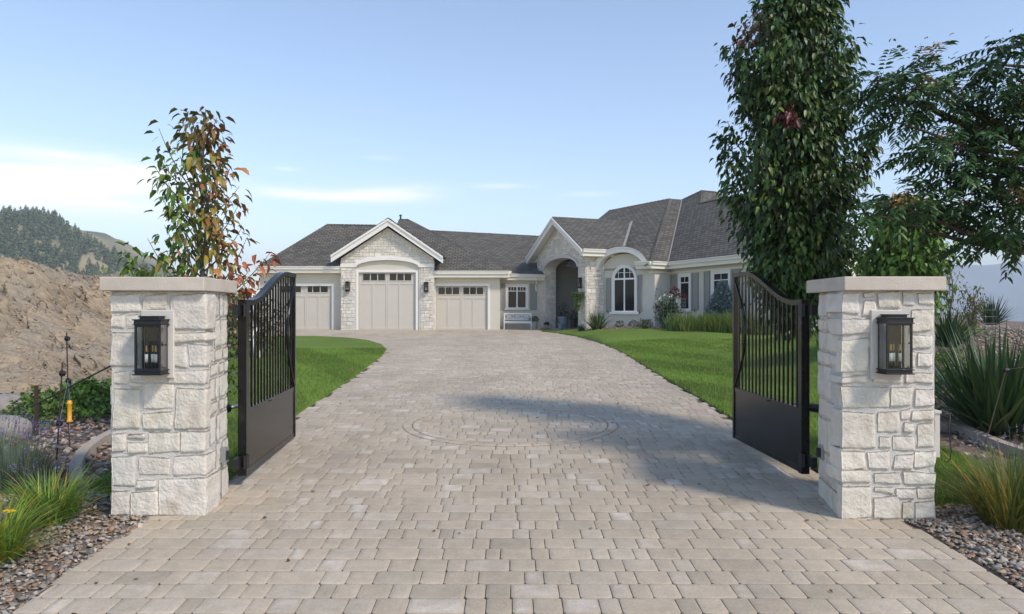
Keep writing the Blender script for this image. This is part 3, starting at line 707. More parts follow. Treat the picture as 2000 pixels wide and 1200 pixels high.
def pillar(side, label):
    if side < 0:
        fl, fr_, bl, br = (-3.30, 6.12), (-2.54, 6.14), (-3.36, 6.80), (-2.635, 6.85); sc, ox, oy, x0, x1, st = 2.4, 180, 520, 75, 527, Lst
        capP = [(-3.355, 6.03), (-2.515, 6.06), (-2.565, 6.93), (-3.43, 6.90)]
    else:
        fl, fr_, bl, br = (2.685, 6.03), (3.43, 6.03), (2.80, 6.76), (3.52, 6.72); sc, ox, oy, x0, x1, st = 2.307, 1420, 520, 517, 955, Rst
        capP = [(2.665, 5.95), (3.49, 5.96), (3.58, 6.85), (2.71, 6.84)]
    root = thing('stone_pillar', label, 'gate pillar', (fl[0], fl[1], 0))
    zt = 1.855; core = MB(); P4 = [Vector((*fl, -.1)), Vector((*fr_, -.1)), Vector((*br, -.1)), Vector((*bl, -.1))]
    core.prism(P4, (0, 0, zt+.1)); core.build('mortar', M['mortar'], root)
    mb = MB(); Wd = (Vector((*fr_, 0))-Vector((*fl, 0))).length
    u = Vector((fr_[0]-fl[0], fr_[1]-fl[1], 0)); f = Fr((fl[0], fl[1], 0), u, (u.y, -u.x, 0))
    z1 = 120; z2 = 1172 if side < 0 else 1143
    rowsd = []
    k = 0
    def addr(fr, *a, **kw):
        nonlocal k; k += 1
        vs, fs = rock_block(fr, *a, seed=k*1.37+side, **kw); g = random.uniform(.90, 1.06); mb.add(vs, fs, (g*random.uniform(.995, 1.03), g, g*random.uniform(.94, 1.0)))
    for tok in st.split():
        c = tok.endswith('c'); q = [float(v) for v in tok.strip('c').split(',')]
        if q[3]-q[1] < 4: continue
        a0 = (q[0]-x0)/(x1-x0)*Wd; a1 = (q[2]-x0)/(x1-x0)*Wd; b1 = (z2-q[1])/(z2-z1)*(zt-.0)*1.0; b0 = (z2-q[3])/(z2-z1)*zt
        b0 = max(b0, -.03)-.0; pr = random.uniform(.009, .020)
        if c:
            if side < 0: a1 = Wd+.014
            else: a0 = -.014
            dep = random.choice([.10, .22, .3]); rowsd.append((b0, b1, dep))
            addr(f, a0, a1, b0, b1, -dep, pr+.002, r=.014, amp=.007)
        else: addr(f, a0, a1, b0, b1, -.05, pr, r=.013, amp=.007)
    # inner side face (towards the driveway) and the outer one
    for (pa, pb, inner) in (((fr_, br, True), (bl, fl, False)) if side < 0 else ((bl, fl, True), (fr_, br, False))):
        uu = Vector((pb[0]-pa[0], pb[1]-pa[1], 0)); Ls = uu.length; ff = Fr((pa[0], pa[1], 0), uu, (uu.y, -uu.x, 0))
        b = -.02
        while b < zt-.05:
            h = random.choice([.12, .17, .21, .26, .3]); h = min(h, zt-b-.004)
            if zt-b-h < .07: h = zt-b-.004
            a = 0.
            def front_d(bb0, bb1):
                m = 0
                for r0, r1, d in rowsd:
                    if r0 < bb1-.01 and r1 > bb0+.01: m = max(m, d)
                return m
            fd = front_d(b, b+h) if inner else .0
            s0, s1 = (fd+.02, Ls+.02) if (inner and side < 0) else ((-.02, Ls-fd-.02) if inner else (-.0, Ls))
            a = s0
            while a < s1-.03:
                w = random.uniform(.13, .30)
                if s1-a-w < .09: w = s1-a
                addr(ff, a+.007, a+w-.007, b+.007, b+h-.007, -.05, random.uniform(.008, .018), r=.013, amp=.006, step=.02)
                a += w
            b += h
    # back: plain coursed stones
    uu = Vector((bl[0]-br[0], bl[1]-br[1], 0)); Ls = uu.length; ff = Fr((br[0], br[1], 0), uu, (uu.y, -uu.x, 0)); b = 0
    while b < zt-.05:
        h = min(random.uniform(.15, .28), zt-b); a = 0
        while a < Ls-.03:
            w = min(random.uniform(.15, .35), Ls-a); addr(ff, a+.007, a+w-.007, b+.007, b+h-.007, -.04, .02, step=.04); a += w
        b += h
    mb.build('stone_cladding', M['limestone'], root, smooth=True)
    cp = MB(); cp.prism([Vector((x, y, zt+.002)) for x, y in capP], (0, 0, .113)); cp.build('cap_slab', M['cap'], root, bevel=.008)
    # smooth stone plate behind the lantern
    lx = -2.925 if side < 0 else 3.052
    am = abs(lx-fl[0]); pm = MB(); pm.box(f, am-.125 if side < 0 else am-.15, am+.145 if side < 0 else am+.10, 1.14, 1.70, -.03, .034, ch=.006); pm.build('lantern_plate', M['plate'], root)
    return f, am
fL_, aL_ = pillar(-1, 'white stone gate pillar on the left with the curved gate leaf hinged on its right side')
fR_, aR_ = pillar(1, 'white stone gate pillar on the right with a white conduit box on its far side')

# ------------------------------------------------------------------ lanterns
def lantern(label, h=.475, w=.205, d=.15, simple=False, group=None):
    """local: wall at y=0, lantern sticks out to -y, centre at origin"""
    r = thing('wall_lantern', label, 'wall lantern', (0, 0, 0), group)
    f = Fr((0, 0, 0), (1, 0, 0), (0, -1, 0)); m = MB(); t = .011; zb = -h/2; zt = h/2
    m.box(f, -w*.42, w*.42, zb+.02, zt-.03, 0, .012)
    for z0, z1, e in ((zb, zb+.008, .012), (zb+.008, zb+.032, 0), (zb+.032, zb+.040, .010), (zt-.075, zt-.067, .012), (zt-.067, zt-.035, .004), (zt-.035, zt-.026, .014), (zt-.026, zt-.006, -.028), (zt-.006, zt, -.018)):
        m.box(f, -w/2-e, w/2+e, z0, z1, -.0 if e > 0 else .004, d+e, ch=0)
    m.build('housing', M['lantern'], r, bevel=.0015)
    m = MB(); z0, z1 = zb+.040, zt-.075
    for a in (-w/2, w/2-t*1.3):
        for c in (.012, d-t*1.3): m.box(f, a, a+t*1.3, z0, z1, c, c+t*1.3)
    for c in (d-t,): 
        m.box(f, -w/2+t, w/2-t, z0, z0+.014, c, c+t*.8); m.box(f, -w/2+t, w/2-t, z1-.014, z1, c, c+t*.8)
    m.tube([(w/2+.006, -d*.5, 0.0), (w/2+.016, -d*.5, .012)], .006, 6); m.tube([(w/2-.002, -d*.5, z0+.01), (w/2+.012, -d*.5, z0+.02)], .004, 5)
    m.build('frame', M['lantern'], r)
    g = MB(); g.box(f, -w/2+.003, w/2-.003, z0, z1, d-.006, d-.003)
    for s in (-1, 1): g.box(f, s*(w/2-.003)-.0015, s*(w/2-.003)+.0015, z0, z1, .02, d-.006)
    g.build('glass', M['lampglass'], r)
    for x, y in ((-.037, -.085), (.037, -.085), (0, -.055)):
        c = MB(); c.tube([(x, y, zb+.10), (x, y, zb+.165)], .0125, 10); co = c.build('candle', M['candle'], r, smooth=True)
        b = MB(); b.lathe([(.006, zb+.165), (.011, zb+.175), (.0165, zb+.195), (.0165, zb+.215), (.010, zb+.245), (.001, zb+.262)], (x, y, 0), 10); b.build('bulb', M['lampglass'], co, smooth=True)
        q = MB(); q.tube([(x-.003, y, zb+.185), (x-.002, y, zb+.235)], .0035, 5); q.tube([(x+.004, y, zb+.185), (x+.003, y, zb+.235)], .0035, 5); q.build('filament', M['brass'], co)
    k = MB()
    for x, y in ((-.037, -.085), (.037, -.085), (0, -.055)):
        k.tube([(0, -.07, zb+.045), (x*.7, y, zb+.055), (x, y, zb+.08), (x, y, zb+.10)], [.006, .006, .01, .013], 8)
    k.tube([(0, -.07, zb+.04), (0, -.07, zb+.09)], .008, 8); k.build('candle_holder', M['lantern'], r, smooth=True)
    return r
def face_dir(n): return math.atan2(n.y, n.x)+math.pi/2      # -y local faces n
lt = lantern('black glass wall lantern with three candle bulbs on the left stone gate pillar')
p = fL_.p(aL_, 1.415, .036); lt.location = p; lt.rotation_euler.z = face_dir(fL_.n)
l2 = copy_tree(lt); l2.location = fR_.p(aR_, 1.43, .036); l2.rotation_euler.z = face_dir(fR_.n)
l2['label'] = 'black glass wall lantern with three candle bulbs on the right stone gate pillar'

# ------------------------------------------------------------------ gates
def gate(H0, H1, s0, label):
    """H0 hinge end, H1 lead end (plan points)"""
    h = Vector((*H0, 0)); l = Vector((*H1, 0)); u = (l-h); Lg = u.length; u.normalize(); n = Vector((u.y, -u.x, 0))
    if n.x*(-s0) < 0: n = -n       # towards the drive
    root = thing('gate', label, 'gate', (H0[0], H0[1], 0)); f = Fr(h, u, n); zb = .135; zp = .755
    def top(a):
        s = a/Lg; return 1.80+.35*sm(.10, .80, s)**1.0
    m = MB(); m.box(f, 0, .085, zb, 1.80, -.04, .04); m.build('hinge_stile', M['black'], root, bevel=.003)
    m = MB(); m.box(f, Lg-.05, Lg, zb, top(Lg)-.005, -.03, .03); m.build('lead_stile', M['black'], root, bevel=.003)
    m = MB(); K = 30; pr = []
    for i in range(K+1):
        a = .086+(Lg-.086)*i/K; pr.append((a, top(a)))
    vs = []
    for a, z in pr: vs += [f.p(a, z-.052, -.036), f.p(a, z-.052, .036), f.p(a, z, .036), f.p(a, z, -.036)]
    fs = [(0, 1, 2, 3), tuple(range(4*K+3, 4*K-1, -1))]
    for i in range(K):
        for k in range(4): fs.append((i*4+k, (i+1)*4+k, (i+1)*4+(k+1) % 4, i*4+(k+1) % 4))
    m.add(vs, fs); m.build('top_rail', M['black'], root)
    m = MB(); m.box(f, .085, Lg-.05, zb, zb+.05, -.022, .022); m.build('bottom_rail', M['black'], root)
    m = MB(); m.box(f, .085, Lg-.05, zp-.05, zp, -.022, .022); m.build('middle_rail', M['black'], root)
    m = MB(); m.box(f, .087, Lg-.052, zb+.05, zp-.05, -.012, .018); m.build('panel', M['black'], root)
    nb = 16
    for i in range(nb):
        a = .085+(Lg-.135)*(i+1)/(nb+1); m = MB(); m.box(f, a-.0095, a+.0095, zp, top(a)-.05, -.0095, .0095); m.build('baluster', M['black'], root)
    m = MB(); pts = []
    for i in range(17):
        t = i/16; a = Lg-.09-.36*math.sin(math.pi*t)**.9; z = zp+.03+(top(Lg)-.13-zp)*t; pts.append(f.p(a, z, .030))
    m.tube(pts, .017, 8); m.build('bow_rod', M['black'], root, smooth=True)
    for z in (.27, 1.70):
        m = MB(); m.box(f, -.14, .002, z-.05, z+.05, -.05, .0); m.box(f, -.035, .05, z-.065, z+.065, .041, .052); m.tube([f.p(-.03, z-.06, .03), f.p(-.03, z+.06, .03)], .016, 8)
        m.build('hinge', M['blackmatte'], root)
    m = MB(); m.tube([f.p(.45, zp+.0-.22, -.05), f.p(.5, zp-.22, -.09)], .02, 6); 
    for k in (0, .05): m.tube([f.p(Lg*.42+k, zp-.025, .02), f.p(Lg*.42+k, zp-.025, .034)], .006, 6)
    m.build('bolt', M['blackmatte'], root)
    return f
gL = gate((-2.545, 7.0), (-2.709, 9.2), -1, 'black swan-neck steel gate leaf standing open beside the left pillar')
gR = gate((2.800, 7.08), (2.737, 9.12), 1, 'black swan-neck steel gate leaf standing open beside the right pillar')
def actuator(x0, x1, y, z, label):
    r = thing('gate_opener', label, 'gate opener', (x0, y, z)); m = MB(); m.tube([(x0, y-.35, z), (x0+(x1-x0)*.75, y+.12, z)], .042, 14); m.build('motor_tube', M['blackmatte'], r, smooth=True)
    m = MB(); m.tube([(x0+(x1-x0)*.75, y+.12, z), (x1, y+.42, z)], .018, 10); m.build('piston', M['galv'], r, smooth=True)
actuator(-2.95, -2.72, 7.15, .74, 'black ram of the gate opener behind the left pillar')
actuator(3.12, 2.90, 7.2, .74, 'black ram of the gate opener behind the right pillar')
def box_thing(name, label, cat, fr, dims, m, bevel=.004):
    mb = MB(); mb.box(fr, *dims); o = mb.build(name, m, bevel=bevel); return tag(o, label, cat)
# photo-eye boxes on the inner side faces
for (x, y, z, s, lab) in ((-2.575, 6.62, .40, 1, 'small grey safety sensor box on the inner side of the left pillar'), (2.755, 6.60, .43, -1, 'small grey safety sensor box on the inner side of the right pillar')):
    r = thing('sensor_box', lab, 'sensor', (x, y, z)); m = MB(); m.box(WF, x-.02, x+.035*s if s > 0 else x+.02, z-.055, z+.075, y-.045, y+.045)
    m.build('casing', M['galv'], r, bevel=.004); m = MB(); e = .045*s; m.box(WF, min(x, x+e)+.0, max(x, x+e), z-.035, z+.045, y-.02, y+.02); m.build('lens', M['blackmatte'], r)
# conduit box on the outside of the right pillar
r = thing('conduit_box', 'tall white conduit box with a black cable on the outer side of the right pillar', 'utility box', (3.51, 6.1, .65))
m = MB(); m.box(WF, 3.44, 3.512, .49, .87, 6.09, 6.16); m.box(WF, 3.435, 3.519, .85, .875, 6.08, 6.17); m.build('casing', M['plate'], r, bevel=.004)
m = MB(); m.tube([(3.51, 6.1, .85), (3.61, 6.1, .85), (3.615, 6.1, .82)], .006, 6); m.tube([(3.60, 6.1, .84), (3.59, 6.1, .72), (3.60, 6.1, .62), (3.61, 6.1, .54), (3.60, 6.1, .47), (3.57, 6.1, .45), (3.55, 6.1, .46)], .005, 6); m.build('cable', M['blackmatte'], r, smooth=True)

# ------------------------------------------------------------------ house
HOUSE_LABEL = 'long single-storey stone and stucco house with grey shingle roofs at the end of the driveway'
house = thing('house', HOUSE_LABEL, 'house', (-4, 38.5, .69))
DF = 38.5; G0 = .66
def fX(px, D=DF): return (px-1000)*D/F
def fZ(py, D=DF): return EYE-(py-HZ)*D/F
FF0 = Fr((0, DF, 0), (1, 0, 0), (0, -1, 0))      # a = x, b = z, c = towards camera
def wallbox(x0, x1, z0, z1, m, d0=-.25, fr=FF0, name='wall', holes=()):
    """wall slab with rectangular holes cut as separate strips"""
    mb = MB(); hs = sorted(holes); cur = x0
    for (h0, h1, v0, v1) in hs:
        if h0 > cur: mb.box(fr, cur, h0, z0, z1, d0, 0)
        if v0 > z0: mb.box(fr, h0, h1, z0, v0, d0, 0)
        if v1 < z1: mb.box(fr, h0, h1, v1, z1, d0, 0)
        cur = h1
    if cur < x1: mb.box(fr, cur, x1, z0, z1, d0, 0)
    return mb.build(name, m, house)
def garage_door(fr, x0, x1, z0, z1, lights, ztl, zbl, rails, vert, lab):
    tw = .13
    m = MB(); m.box(fr, x0-tw, x0, z0, z1+tw, -.05, .03); m.box(fr, x1, x1+tw, z0, z1+tw, -.05, .03); m.box(fr, x0, x1, z1, z1+tw, -.05, .028)
    m.build('door_frame', M['trim'], house, bevel=.004)
    m = MB(); m.box(fr, x0, x1, z0, z1, -.14, -.10); d = m.build('garage_door', M['door'], house); d['label'] = lab
    s = MB(); g = .006      # raised stiles and rails
    def st(a0, a1, b0, b1): s.box(fr, a0, a1, b0, b1, -.10, -.078)
    wst = .09; st(x0, x0+wst, z0, z1); st(x1-wst, x1, z0, z1); mid = (x0+x1)/2; st(mid-wst*.9, mid-g/2, z0, z1); st(mid+g/2, mid+wst*.9, z0, z1)
    for zc0, zc1 in rails:
        st(x0+wst+.001, mid-wst*.9-.001, zc0, zc1); st(mid+wst*.9+.001, x1-wst-.001, zc0, zc1)
    for v in vert: st(v-.05, v+.05, rails[0][1]+.001, rails[1][0]-.001)
    # horizontal section joints
    s.build('door_rail', M['door'], d, bevel=.004)
    j = MB()
    for q in (1, 2, 3):
        zz = z0+(z1-z0)*q/4; j.box(fr, x0+.01, x1-.01, zz-.006, zz+.006, -.101, -.0965)
    j.build('section_joint', M['door'], d)
    for (a0, a1) in lights:
        m = MB(); m.box(fr, a0-.03, a1+.03, zbl-.03, zbl, -.101, -.07); m.box(fr, a0-.03, a1+.03, ztl, ztl+.03, -.101, -.07); m.box(fr, a0-.03, a0, zbl, ztl, -.101, -.07); m.box(fr, a1, a1+.03, zbl, ztl, -.101, -.07)
        for q in (1, 2):
            c = a0+(a1-a0)*q/3; m.box(fr, c-.022, c+.022, zbl, ztl, -.101, -.072)
        w = m.build('window', M['door'], d)
        m = MB(); m.box(fr, a0, a1, zbl, ztl, -.101, -.088); m.build('pane', M['doorpane'], d)
    m = MB(); m.box(fr, x0, x1, z0-.0, z0+.03, -.10, -.06); m.build('weather_strip', M['shutter'], d)
zE1 = fZ(521, 38.1); zE2 = fZ(530, 38.1)
# left garage
gx0, gx1 = fX(546), fX(648); gt = fZ(559)
wallbox(fX(507), fX(667), G0-.1, zE1-.06, M['stucco'], holes=[(gx0, gx1, G0-.1, gt)])
def LB(l): return [(fX(a), fX(b)) for a, b in l]
garage_door(FF0, gx0, gx1, G0, gt, LB([(548.5, 587), (595, 639.5)]), fZ(557.5), fZ(571), [(G0+.03, G0+.14), (fZ(580), fZ(574.5)), (fZ(556.5), gt)], [fX(572), fX(622)], 'left garage door, partly behind the open gate')
# side wall of left garage
m = MB(); m.box(Fr((fX(507), DF, 0), (0, 1, 0), (-1, 0, 0)), .252, 8, G0-.2, zE1-.06, -.25, 0); m.build('wall', M['stucco'], house)
# right garage
gx0, gx1 = fX(851), fX(952.5)
wallbox(fX(846), fX(976.5), G0-.1, zE2-.06, M['stucco'], holes=[(gx0, gx1, G0-.1, gt)])
garage_door(FF0, gx0, gx1, G0, gt, LB([(856, 896.5), (904, 943.5)]), fZ(561.5), fZ(575), [(G0+.03, G0+.14), (fZ(584), fZ(578)), (fZ(560), gt)], [fX(875), fX(924)], 'right garage door beside the white bench')
m = MB(); m.box(Fr((fX(976.5), DF, 0), (0, 1, 0), (1, 0, 0)), .252, 2, G0-.2, zE2-.06, -.25, 0); m.build('wall', M['stucco'], house)
# centre gabled garage, stone front standing 0.5 m proud
D2 = 38.0; FG = Fr((0, D2, 0), (1, 0, 0), (0, -1, 0))
sx0, sx1 = fX(666, D2), fX(846.5, D2); ac = fX(757, D2); hw = fX(818.3, D2)-ac; bs = fZ(522.5, D2); rise = .37; apz = fZ(442, 37.7); pit = .66
ox0, ox1 = ac-hw, ac+hw
m = MB(); m.box(FG, sx0, ox0, G0-.1, bs, -.5, 0); m.box(FG, ox1, sx1, G0-.1, bs, -.5, 0)
def slope(a): return apz-.05-abs(a-ac)*pit
N_ = 24; 
def archz(a): return bs+rise*math.sqrt(max(0, 1-((a-ac)/hw)**2))**1.0 if abs(a-ac) < hw else bs
xs_ = [sx0]+[ac+hw*(-1+2*i/N_) for i in range(N_+1)]+[sx1]
for i in range(len(xs_)-1):
    a, b = xs_[i], xs_[i+1]; za, zb_ = archz(a), archz(b); P = [FG.p(a, za), FG.p(b, zb_), FG.p(b, slope(b)), FG.p(a, slope(a))]
    if a < ac < b: pass
    m.prism(P, (0, .5, 0))
m.build('gable_wall', M['mortar'], house)
m = MB(); ashlar(m, FG, sx0-.0, sx1, G0-.03, apz, clips=[(pit/math.hypot(1, pit), 1/math.hypot(1, pit), (apz-.05+ac*pit)/math.hypot(1, pit)), (-pit/math.hypot(1, pit), 1/math.hypot(1, pit), (apz-.05-ac*pit)/math.hypot(1, pit))], arch=(ac, bs, hw+.08, rise+.08, 0), seed=4)
for sgn, xx in ((1, sx1), (-1, sx0)):
    fs_ = Fr((xx, D2, 0), (0, 1, 0), (sgn, 0, 0)) if sgn > 0 else Fr((xx, D2+.5, 0), (0, -1, 0), (-1, 0, 0)); ashlar(m, fs_, 0, .5, G0-.03, slope(xx)-.1, seed=9+sgn)
m.build('stone_cladding', M['housestone'], house)
# arch band and impost
m = MB(); vs = []
for i in range(N_*2+1):
    a = -1+i/N_; x = ac+hw*a; z = archz(x); x2 = ac+(hw+.10)*a; z2 = bs+.02+(rise+.19)*math.sqrt(max(0, 1-a*a*.93))-(.0)
    vs += [FG.p(x, z, -.03), FG.p(x, z, .085), FG.p(x2, z2, .085), FG.p(x2, z2, -.0)]
fs = []
for i in range(N_*2): fs += [(i*4+k, (i+1)*4+k, (i+1)*4+(k+1) % 4, i*4+(k+1) % 4) for k in range(4)]
m.add(vs, fs); m.box(FG, sx0-.02, ox0-.0, bs-.0, bs+.17, -.02, .07); m.box(FG, ox1+.0, sx1+.02, bs-.0, bs+.17, -.02, .07); m.build('arch_moulding', M['trim'], house)
cgx0, cgx1 = fX(700.5, 38.07), fX(812, 38.07); cgt = fZ(532.5, 38.07)
FC = Fr((0, 38.07, 0), (1, 0, 0), (0, -1, 0))
m = MB(); m.box(FC, ox0-.1, ox1+.1, cgt, bs+rise+.1, -.2, -.0); m.box(FC, ox0-.1, cgx0, G0, cgt, -.2, 0); m.box(FC, cgx1, ox1+.1, G0, cgt, -.2, 0); m.build('wall', M['stucco'], house)
def lx38(l): return [(fX(a, 38.07), fX(b, 38.07)) for a, b in l]
garage_door(FC, cgx0, cgx1, G0, cgt, lx38([(708.5, 751.5), (760.5, 803)]), fZ(533.8, 38.07)-.02, fZ(548, 38.07), [(G0+.03, G0+.15), (fZ(556, 38.07), fZ(550.5, 38.07)), (cgt-.06, cgt)], [fX(728, 38.07), fX(780, 38.07)], 'tall centre garage door under the stone gable')
# soffit shadow box + barge boards of the gable
DG = 37.6; ax_, az_ = fX(757, DG), fZ(428.5, DG)
def barge(fr_pts, thick, depth, nvec, m_=M['trim'], name='fascia'):
    """fr_pts: list of (outer top) points, board hanging `thick` below"""
    mb = MB(); a, b = fr_pts; dn = Vector((0, 0, -thick)); mb.prism([a, b, b+dn, a+dn], nvec*depth); return mb.build(name, m_, house)
fL0 = W(646, 500, DG); fR0 = W(865, 502, DG); apx = W(758, 428.5, DG)
nv = Vector((0, 1, 0))
for a_ in (fL0, fR0): barge((apx, a_), .33, .10, nv); barge((apx+Vector((0, -.06, .03)), a_+Vector((0, -.06, .03))), .11, .07, nv)
# gutter ends on the gable
RO = []      # roof polygons
def roofpoly(*P): RO.append([Vector(p) for p in P])
up = Vector((0, 0, .05))
bk = Vector((0, 4.95, 0))
roofpoly(fL0+up, apx+up, apx+up+bk, fL0+up+bk); roofpoly(apx+up, fR0+up, fR0+up+bk, apx+up+bk)
m = MB(); 
for a_ in (fL0, fR0): m.prism([apx+Vector((0, .1, -.12)), a_+Vector((0, .1, -.12)), a_+Vector((0, .1, -.16)), apx+Vector((0, .1, -.16))], (0, .5, 0))
m.build('soffit', M['trim'], house)
# left garage roof
eL, eR, rL, rR = W(503, 521, 38.1), W(738, 521, 38.1), W(639, 439, 42), W(772, 441, 42.6)
bL = Vector((eL.x, 46.3, eL.z)); bR = Vector((eR.x, 46.3, eL.z))
roofpoly(eL, eR, rR, rL); roofpoly(bL, eL, rL); roofpoly(bR, bL, rL, rR)
# main block
e2L, e2R = W(735, 530, 38.1), W(994, 530, 38.1); kL, kR = W(780, 429, 43.2), W(797, 429.5, 43.2); b2L = Vector((e2L.x, 49, e2L.z)); b2R = Vector((e2R.x, 49, e2L.z))
roofpoly(e2L, e2R, kR, kL); roofpoly(e2R, b2R, kR); roofpoly(b2L, e2L, kL); roofpoly(b2R, b2L, kL, kR)
# connecting wing
e3L, e3R = W(958, 535, 39.25), W(1064, 537, 40.1); q3L, q3R = W(826, 450.5, 43.55), W(1078, 463.3, 47.0)
e3L0 = e3L+(e3L-e3R)*.6
roofpoly(e3L0, e3R, q3R, q3L); roofpoly(q3L+Vector((0, 4.5, -2.7)), q3L, q3R, q3R+Vector((0, 4.5, -2.7)))
# gutters
def gutter(P, name='gutter', h=.15, d=.13):
    mb = MB()
    for i in range(len(P)-1):
        a, b = P[i], P[i+1]; u = (b-a); u.z = 0; u.normalize(); n = Vector((u.y, -u.x, 0)); z = Vector((0, 0, 1))
        prof = [(0, .012), (d, .012), (d+.012, -.01), (d*.86, -h*.45), (d*.8, -h), (0, -h)]
        # fascia board under it
        mb.prism([a+n*x+z*y for x, y in prof], b-a)
        mb.prism([a-n*.0+z*(-h-.002), a+n*.03+z*(-h-.002), a+n*.03+z*(-h-.17), a+z*(-h-.17)], b-a)
        mb.prism([a+z*(-h-.172), a+n*.012+z*(-h-.172), a-n*.42+z*(-h-.19), a-n*.42+z*(-h-.172)], b-a)
    return mb.build(name, M['gutter'], house)
gutter([eL, Vector((sx0+.0, 38.1, eL.z))]); gutter([Vector((sx1, 38.1, e2R.z)), e2R]); gutter([bL, eL]); gutter([e2R, Vector((e2R.x, 39.3, e2R.z))]); gutter([e3L, e3R])
# entry bay window wall
A3 = W(970, 606, 39.75); B3 = W(1062, 606, 40.35); u3 = B3-A3; u3.z = 0; F3 = Fr((A3.x, A3.y, 0), u3, (u3.y, -u3.x, 0)); L3 = u3.length
def a_of(fr, px):      # where the vertical plane crosses the sight line of a column
    k = (px-1000)/F; return (k*fr.o.y-fr.o.x)/(fr.u.x-k*fr.u.y)
def z_of(fr, px, py): P = fr.p(a_of(fr, px), 0); return fZ(py, P.y)
def window(fr, a0, a1, b0, b1, trim=.11, cols=2, upper=None, ucols=2, sill=True, lab=None, holed=False):
    m = MB(); t = trim
    m.box(fr, a0-t, a0, b0, b1+t, -.04, .045); m.box(fr, a1, a1+t, b0, b1+t, -.04, .045); m.box(fr, a0, a1, b1, b1+t, -.04, .044)
    w = m.build('window', M['trim'], house)
    if lab: w['label'] = lab
    if sill: s = MB(); s.box(fr, a0-t-.06, a1+t+.06, b0-.10, b0, -.04, .09); s.build('sill', M['trim'], w, bevel=.01)
    m = MB(); e = .045
    def bx(x0, x1, y0, y1): m.box(fr, x0, x1, y0, y1, .002, .028)
    bx(a0, a0+e, b0, b1); bx(a1-e, a1, b0, b1); bx(a0+e, a1-e, b0, b0+e); bx(a0+e, a1-e, b1-e, b1)
    for c in range(1, cols): x = a0+(a1-a0)*c/cols; bx(x-e*.8, x+e*.8, b0+e, b1-e)
    m.build('frame', M['white'], w)
    if upper:
        m = MB(); cw = (a1-a0)/cols
        for c in range(cols):
            x0 = a0+cw*c+(e if c == 0 else e*.8)+.001; x1 = a0+cw*(c+1)-(e if c == cols-1 else e*.8)-.001; m.box(fr, x0, x1, upper-.02, upper+.02, .001, .022)
            for k in range(1, ucols): x = x0+(x1-x0)*k/ucols; m.box(fr, x-.012, x+.012, upper+.0205, b1-e-.001, .001, .019)
        m.build('muntin', M['white'], w)
    m = MB(); m.box(fr, a0+.01, a1-.01, b0+.01, b1-.01, .0015, .008); m.build('pane', M['pane'], w)
    return w
def shutter(fr, a0, a1, b0, b1, dog=True):
    m = MB(); e = .07; m.box(fr, a0, a1, b0, b1, .004, .03)
    mid = (b0+b1)/2+.05
    for (x0, x1, y0, y1) in ((a0, a0+e, b0, b1), (a1-e, a1, b0, b1), (a0+e, a1-e, b0, b0+e), (a0+e, a1-e, b1-e, b1), (a0+e, a1-e, mid-e/2, mid+e/2)): m.box(fr, x0, x1, y0, y1, .031, .052)
    s = m.build('shutter', M['shutter'], house)
    if dog:
        d = MB(); c = (a0+a1)/2; d.tube([fr.p(c, b0-.10, .05), fr.p(c, b0+.07, .06)], .012, 6); d.tube([fr.p(c-.06, b0-.01, .06), fr.p(c+.06, b0-.03, .06)], .01, 6); d.build('shutter_dog', M['blackmatte'], s)
m = MB(); m.box(F3, -.5, L3+.3, G0-.2, e3R.z-.1, -.25, 0); m.build('wall', M['stucco'], house)
window(F3, a_of(F3, 991), a_of(F3, 1028), z_of(F3, 1010, 602.5), z_of(F3, 1010, 559.5), cols=2, upper=z_of(F3, 1010, 569), ucols=3, lab='small window with shutters above the white bench')
shutter(F3, a_of(F3, 976.8), a_of(F3, 986.3), z_of(F3, 980, 605), z_of(F3, 980, 553.5), False); shutter(F3, a_of(F3, 1034.5), a_of(F3, 1048.2), z_of(F3, 1040, 605), z_of(F3, 1040, 554), False)

# portico
FP = Fr((1.41, 41.0, 0), (.39, -.92, 0), (-.92, -.39, 0)); LP = 5.56; a1p, a2p = .99, 4.74; Z0 = .6; spz = 3.86; rp = .52; apc = (a1p+a2p)/2; hwp = (a2p-a1p)/2
gapx = LP/2; gz_ = 6.22; pp = .565
def slp(a): return gz_-abs(a-gapx)*pp
m = MB(); T = .64
for a, b in ((0, a1p), (a2p, LP)): m.box(FP, a, b, Z0-.2, spz, -T, 0)
def az2(a): return spz+rp*math.sqrt(max(0, 1-((a-apc)/hwp)**2)) if abs(a-apc) < hwp else spz
xs_ = [0]+[apc+hwp*(-math.cos(math.pi*i/28)) for i in range(29)]+[LP]
for i in range(len(xs_)-1):
    a, b = xs_[i], xs_[i+1]; m.prism([FP.p(a, az2(a)), FP.p(b, az2(b)), FP.p(b, slp(b)), FP.p(a, slp(a))], -FP.n*T)
m.build('portico_wall', M['mortar'], house)
hy = math.hypot(1, pp)
m = MB(); ashlar(m, FP, 0, LP, Z0, 6.3, clips=[(pp/hy, 1/hy, (gz_+gapx*pp)/hy), (-pp/hy, 1/hy, (gz_-gapx*pp)/hy)], arch=(apc, spz, hwp+.08, rp+.08, 0), seed=21)
FPi = Fr(FP.p(a1p, 0, 0), -FP.n, FP.u); ashlar(m, FPi, 0, T, Z0, spz, seed=5)
FPs = Fr(FP.p(LP, 0, 0), -FP.n, FP.u); ashlar(m, FPs, 0, 1.0, Z0, slp(LP)-.1, seed=6)
m.build('stone_cladding', M['housestone'], house)
m = MB(); vs = []; K = 40
for i in range(K+1):
    t = math.pi*i/K; c_, s_ = -math.cos(t), math.sin(t); x, z = apc+hwp*c_, spz+rp*s_; x2, z2 = apc+(hwp+.17)*c_, spz+(rp+.17)*s_
    vs += [FP.p(x, z, -.03), FP.p(x, z, .09), FP.p(x2, z2, .09), FP.p(x2, z2, 0)]
